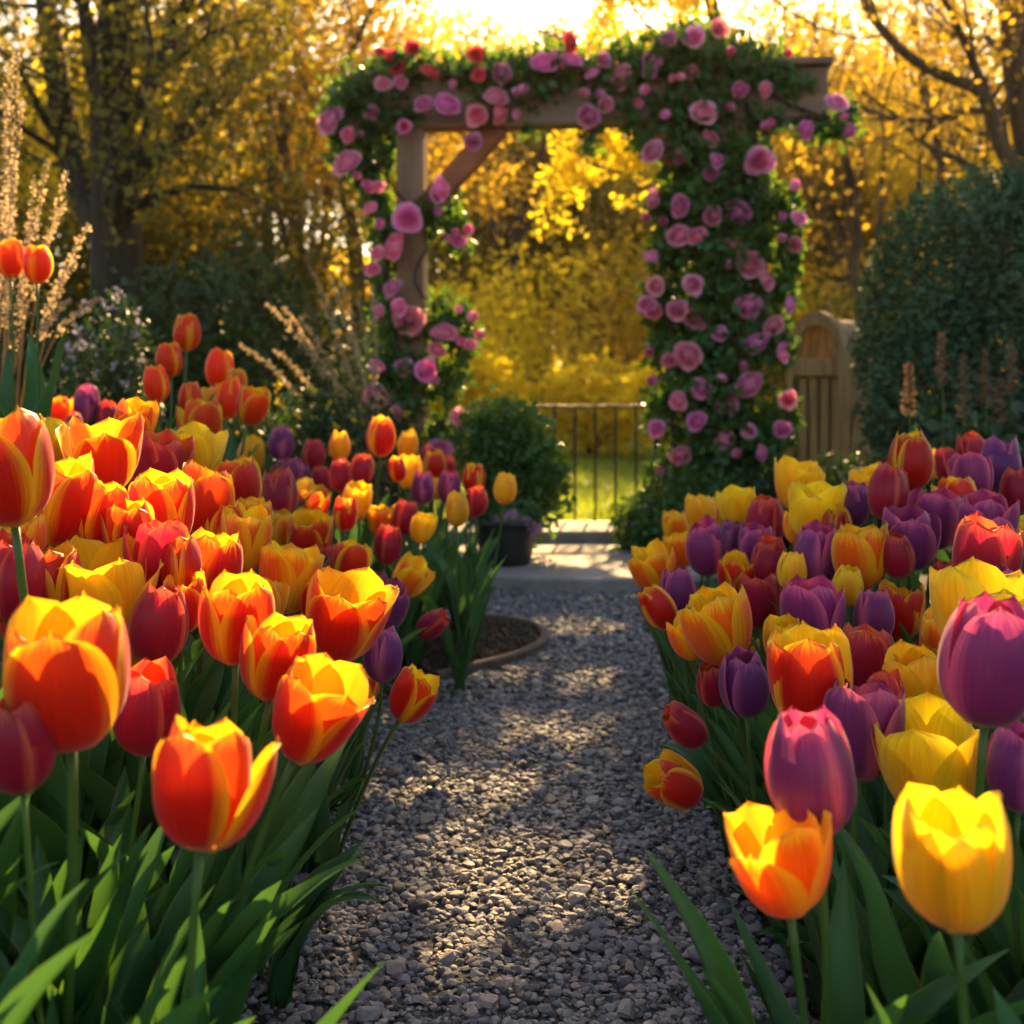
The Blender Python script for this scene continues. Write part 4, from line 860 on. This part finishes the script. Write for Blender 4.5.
# x, y, width in the photograph, colour, sideways lean (deg), opening 0 closed .. 2 wide
TUL = '''
10 260 28 T -3 1;37 264 28 T 2 0;187 334 26 T 3 0;170 360 26 T -3 0;157 385 26 T -5 0;190 398 22 T 0 0;221 371 27 T 2 0;237 383 20 O 4 0;226 401 27 T 0 0;252 406 30 T 14 1;202 423 38 T 0 1;208 402 20 G 0 0;214 437 18 C 0 0
87 405 26 P 4 0;58 415 28 T 0 1;40 413 18 P -5 0;108 416 20 C 0 0;74 424 16 C 0 0;132 425 38 T 14 1;281 444 25 P 0 0;252 457 27 G 6 0;313 455 23 C 0 0;340 447 21 G 0 0;290 473 24 P -12 1;301 477 18 P 8 0;262 475 15 C 0 0
8 470 88 F -4 1;58 502 68 F 8 1;54 443 42 G 0 2;106 453 68 F 0 2;98 514 52 F 8 1;160 466 50 C 6 1;192 454 50 G 0 2;141 489 30 C 0 1;205 501 54 F 4 1;237 487 46 F -6 1;278 498 38 C 0 0;312 502 28 F 18 1;163 514 62 F 4 1;157 556 54 C 4 1;245 541 48 O 4 1;309 541 42 F 10 1;281 530 26 O 0 0;211 571 58 F 8 1
12 581 62 C 0 0;52 582 52 F -6 1;104 592 88 G 0 2;76 545 40 F 0 1;70 676 112 F 0 1;160 627 58 C 10 0;148 713 62 C 8 0;20 749 66 C -2 0;205 786 94 F 4 1;237 622 66 F 4 1;279 659 66 F 14 1;289 578 62 O 6 2;345 618 80 F 16 2;315 717 84 F 26 2;328 666 32 F 14 1;327 562 24 C 0 0;350 564 36 F 8 1;250 520 34 O 0 1
381 438 28 F 4 0;408 446 21 G 4 0;362 470 22 C 4 0;341 477 23 C 0 0;321 481 21 C -4 0;356 501 29 G 14 1;409 472 26 G 2 1;397 470 18 F -8 0;434 468 23 F 2 0;448 469 17 C 6 0;428 457 16 C 0 0;423 489 22 P 0 0;449 488 24 P 4 0;437 489 16 G 0 0;474 480 22 F 4 0;476 502 22 C 0 0;457 510 24 G 0 0;505 489 23 G 6 0;382 522 26 O -6 1;405 519 25 C 8 0;422 528 24 G 16 1;388 546 28 C 8 0;410 577 32 O 34 1;431 625 25 C 52 0;383 656 38 P 2 0;388 606 36 P 10 1;378 590 24 P 0 0;363 690 30 F 6 1;412 697 42 F 30 1;310 508 28 F 6 1;318 516 20 G 0 0;304 495 22 G 0 0;466 508 18 C 0 0
676 528 26 O -6 1;700 514 28 G -4 1;737 508 34 G 0 2;717 516 20 O 0 0;765 523 38 C 0 0;798 486 46 G 4 2;815 511 54 G 4 2;796 529 24 O -10 0;853 506 32 P 4 0;870 491 38 G -12 1;889 494 40 C 8 0;910 463 42 F 0 0;935 465 20 G 6 0;972 452 26 C -10 0;999 467 38 P 6 0;970 479 38 P -2 1;948 467 26 C -18 0;1018 492 34 C 0 0;958 501 38 F -8 1;937 520 46 P 4 1;911 538 50 P -2 1;897 557 32 C -8 0;987 522 46 P 0 1;988 560 64 C 4 1;862 557 50 O 0 1;815 558 42 P 6 0;706 550 38 P -4 0;732 541 28 P 4 0;755 546 34 P 4 1;679 551 28 O -12 1;653 569 36 O -12 1;678 593 34 P -4 0;659 609 32 F -32 0;735 578 34 F -4 1;759 600 44 C -4 1;770 566 38 C 0 0;792 572 28 G 0 0;848 587 30 G 0 0;719 626 60 O -14 1;691 638 34 O -10 1;812 615 58 P -4 1;712 686 32 C -10 0;745 686 46 P -4 0;686 727 36 C -46 0;676 786 42 F -62 1;808 683 76 F -4 1;861 664 58 C 6 1;862 733 72 P 4 1;915 688 54 G -4 1;914 665 30 C -10 0;980 614 90 G 0 2;988 665 90 P 2 0;812 776 88 P -6 0;928 765 100 G -8 2;980 775 40 C 0 0;1020 770 60 P 4 0;783 863 88 O -8 2;953 866 100 G -6 1;945 582 28 C -8 0;1018 537 26 G 0 0;830 640 34 O -6 1;750 655 24 G 0 0
130 532 46 F 0 1;184 604 44 F 4 1;262 604 38 O 4 1;224 528 40 F 2 1;28 628 44 F -4 1;124 640 44 O 0 1;318 600 36 F 8 1;345 515 24 F 2 0;180 566 40 F 0 0;20 545 46 O 0 1;784 644 38 O -4 1;900 612 44 F 2 1;942 640 44 O 0 1;874 618 38 P 0 0;1004 604 50 P 0 0;884 702 40 C 0 0;836 530 30 F 0 0;1000 548 36 P 0 0
'''
L = [t.split() for ln_ in TUL.strip().split('\n') for t in ln_.split(';')]
TL = [(float(a[0]), float(a[1]), float(a[2]), a[3], float(a[4]), int(a[5])) for a in L]
RW = {0: .070, 1: .077, 2: .090}
def place(x, y):
    if x < 60 and y < 300: return 'raised at far left edge'
    if x < 275 and y < 440 and x > 140: return 'in the tall cluster'
    if x < 300 and y < 480: return 'at back of left bed'
    if x < 340 or (x < 430 and y > 640) or (x < 360 and y > 555): return 'in the near left bed' if y > 560 else 'amid the left bed'
    if x < 520: return 'in the middle bed'
    return 'at back of right bed' if y < 535 else ('amid the right bed' if y < 640 else 'in the near right bed')
CN = {'F': 'red-and-yellow', 'T': 'glow-tinted red', 'O': 'orange-and-yellow', 'G': 'golden-yellow', 'P': 'purple', 'C': 'crimson'}
groups = {}
for i, t in enumerate(TL): groups.setdefault((t[3], place(t[0], t[1])), []).append(i)
LAB = {}
for (c, pl), ids in groups.items():
    ids.sort(key=lambda i: TL[i][0]); n = len(ids)
    for r, i in enumerate(ids):
        look = 'wide-open' if TL[i][5] == 2 else ('cup-shaped' if TL[i][5] == 1 else 'closed')
        if abs(TL[i][4]) > 22: look = 'leaning ' + ('closed' if TL[i][5] == 0 else 'open')
        LAB[i] = f'only {CN[c]} tulip {pl}, {look}' if n == 1 else f'{look} {CN[c]} tulip, {nth(r, n)} of {NUM[n]} such {pl}'
# nearer tulips stand lower in the picture: settle the distances so that overlapping heads are ordered
YD = np.array([FPX * RW[t[5]] / t[2] for t in TL]); Y0 = YD.copy()
for _ in range(40):
    for i, t in enumerate(TL):
        for j, q in enumerate(TL):
            if abs(t[0] - q[0]) < (t[2] + q[2]) * .42 and 8 < q[1] - t[1] < 1.7 * (t[2] + q[2]) * .5 and YD[j] > YD[i] * .95:
                m_ = math.sqrt(YD[i] * YD[j]); YD[i] += .5 * (m_ * 1.026 - YD[i]); YD[j] += .5 * (m_ * .974 - YD[j])
    YD = np.clip(YD, Y0 * .76, Y0 * 1.3)
for i, (px, py, wd, c, tilt, op) in enumerate(TL):
    g = np.random.default_rng(500 + i)
    Y = float(YD[i]); W = wd * Y / FPX
    Rr = W / 2 / (1.0 if op < 2 else 1.06); Hh = Rr * (2.75, 2.6, 2.4)[op]
    th = R_(tilt); ax = Vector((math.sin(th), g.normal(0, .07) - (.12 if op == 2 else .04), math.cos(th))).normalized()
    ctr = P(px, py, Y); hb = ctr - ax * Hh * .5
    side = -1 if px < 520 else 1
    bx = hb.x - ax.x * .28 + g.normal(0, .03); by = hb.y + g.normal(0, .04) + .02
    lim = (-.36 if by > 1.35 else -.20) if side < 0 else (.43 if by > 1.35 else .27)
    if px > 370 and px < 520 and by > 3.1: lim = -.14
    bx = min(bx, lim + g.normal(0, .015)) if side < 0 else max(bx, lim + g.normal(0, .015))
    bz = tz(bx, by); root = empty('tulip', (bx, by, bz), LAB[i], 'tulip', 'tulips ' + ('of the left bank and bed' if (side < 0 and by < 2.9) else 'of the middle bed' if side < 0 else 'of the right bed'))
    base = Vector((bx, by, bz)); slen = (hb - base).length
    pts = bez((0, 0, -.01), tuple((hb - base) - ax * slen * .45), tuple(hb - base), 12); mb = MB(); rs = .0037 * (W / .075)
    tube(mb, pts, np.linspace(rs * 1.15, rs, 12), 8); mb.build('stem', M_stem, root, True, (0, 0, 0))
    bl = bpy.data.objects.new('blossom', CORE); link(bl, root); bl.rotation_mode = 'QUATERNION'
    bl.rotation_quaternion = Vector(ax).to_track_quat('Z', 'Y') @ Quaternion((0, 0, 1), g.uniform(0, 6.28)); bl.location = hb - base; bl.scale = (Rr, Rr, Rr)
    f = g.uniform(.88, 1.1); col = (f * g.uniform(.94, 1.05), f * g.uniform(.82, 1.12), f, 1)
    if c == 'P': col = (f * g.uniform(.8, 1.35), f, f * g.uniform(.85, 1.15), 1)
    for k in range(6):
        o = bpy.data.objects.new('petal', PMESH[c, op, k % 2, int(g.integers(3))]); link(o, bl); o.color = col
        o.rotation_euler = (0, g.normal(.01, .03) + (g.uniform(.08, .20) if op and k % 2 == 0 and g.random() < .3 else 0), k * math.pi / 3 + g.normal(0, .05))
        sc = 1.03 + g.normal(0, .03); o.scale = (sc, sc, sc * (1 + g.normal(0, .03)))
    nl = 7 if Y < 1.6 else 4
    for k in range(nl):
        Lf = float(np.clip(slen * g.uniform(.62, .98), .2, .46)); 
        az = g.uniform(0, 6.28)
        add_leaf(root, int(g.integers(20)), (0, 0, -.01), az, Lf, 0, g.uniform(.65, 1.1) * .36 / max(Lf, .3))
# young tulips still in leaf, filling the beds
def clump(px_x, y, n, L0, L1, label, droop=None, aim=None, seed=0):
    wd_ = 1.0 if droop is None else 1.35
    g = np.random.default_rng(900 + seed); z = tz(px_x, y); root = empty('tulip_leaves', (px_x, y, z), label, 'plant', 'flowerless tulip plants')
    for k in range(n):
        kk = int(g.integers(20)) if droop is None else droop[k % len(droop)]
        az = g.uniform(0, 6.28) if aim is None else aim + g.normal(0, .7)
        add_leaf(root, kk, (g.normal(0, .012), g.normal(0, .012), -.01), az, g.uniform(L0, L1), 0, g.uniform(.7, 1.05) * wd_)
    return root
fill = []
g = np.random.default_rng(77)
def fillin(n, x0, x1, y0, y1, nm, side):
    pts = []
    while len(pts) < n:
        x, y = g.uniform(x0, x1), g.uniform(y0, y1)
        if side < 0 and x > (-.36 if y > 1.2 else -.28): continue
        if side > 0 and x < .42: continue
        if all((x - a) ** 2 + (y - b) ** 2 > .0022 for a, b in pts): pts.append((x, y))
    return [(x, y, nm) for x, y in pts]
fill += fillin(16, -.62, -.30, .72, 1.1, 'left bed nearest the viewer', -1) + fillin(10, .42, .62, .75, 1.1, 'right bed nearest the viewer', 1)
fill += fillin(20, -.72, -.36, 1.0, 2.0, 'near left bed', -1) + fillin(14, -.75, -.36, 2.0, 3.1, 'far left bed', -1)
fill += fillin(18, .42, .85, 1.0, 2.0, 'near right bed', 1) + fillin(14, .42, 1.1, 2.0, 3.0, 'far right bed', 1)
fill += [(g.uniform(-.6, -.24), g.uniform(3.3, 3.9), 'middle bed') for _ in range(12)]
byn = {}
for i, (x, y, nm) in enumerate(fill): byn.setdefault(nm, []).append(i)
for nm, ids in byn.items():
    ids.sort(key=lambda i: fill[i][0] / fill[i][1])
    for r, i in enumerate(ids):
        x, y, _ = fill[i]; clump(x, y, 5, .26, .42, f'green tulip leaves without flower, {nth(r, len(ids))} of {NUM[len(ids)]} in the {nm}', seed=i)
# leaves spilling over the path edges
D = [20, 9, 21, 19, 22, 23]
clump(-.33, 1.56, 6, .20, .29, 'broad drooping leaves spilling onto the gravel at bottom left', D, 0.0, 300)
clump(-.36, 1.9, 6, .20, .30, 'long leaf tuft arching over the left edge of the gravel', D, 0.1, 301)
clump(-.37, 2.3, 4, .22, .30, 'upright leaf tuft at the left gravel edge farther back', [3, 9, 19, 4], 0.2, 302)
clump(.42, 1.95, 5, .26, .34, 'long leaf reaching left over the right gravel edge', D, math.pi, 303)
clump(.43, 1.55, 5, .18, .26, 'low leaf tuft at bottom right beside the gravel', D, math.pi, 304)
clump(.43, 2.35, 5, .26, .34, 'leaf tuft below the leaning crimson tulip at right', [3, 8, 4], math.pi, 305)
clump(.45, 2.9, 5, .30, .38, 'pointed leaves at right gravel edge below the purple tulips', [3, 8, 13], math.pi, 306)
clump(-.22, 3.45, 5, .14, .22, 'low broad leaves on the mulch inside the curved edging', D, -.6, 307)
clump(-.14, 3.85, 4, .20, .26, 'broad leaves at the right end of the middle bed', [3, 8, 4], 0.0, 308)

# ------------------------------------------------------------------ evening haze
m, t = mat('haze'); pv = N(t, 'ShaderNodeVolumePrincipled', i_Density=.0003, i_Anisotropy=.55); pv.inputs['Color'].default_value = (1, .90, .72, 1)
o = N(t, 'ShaderNodeOutputMaterial'); t.links.new(pv.outputs[0], o.inputs['Volume'])
mb = MB(); box(mb, (0, 39, 6.75), (142, 104, 15.5), bev=.001); hz = mb.build('haze', m, None, False); tag(hz, 'thin golden evening haze over the garden', 'haze', None, 'stuff')
cy.volume_bounces = 1
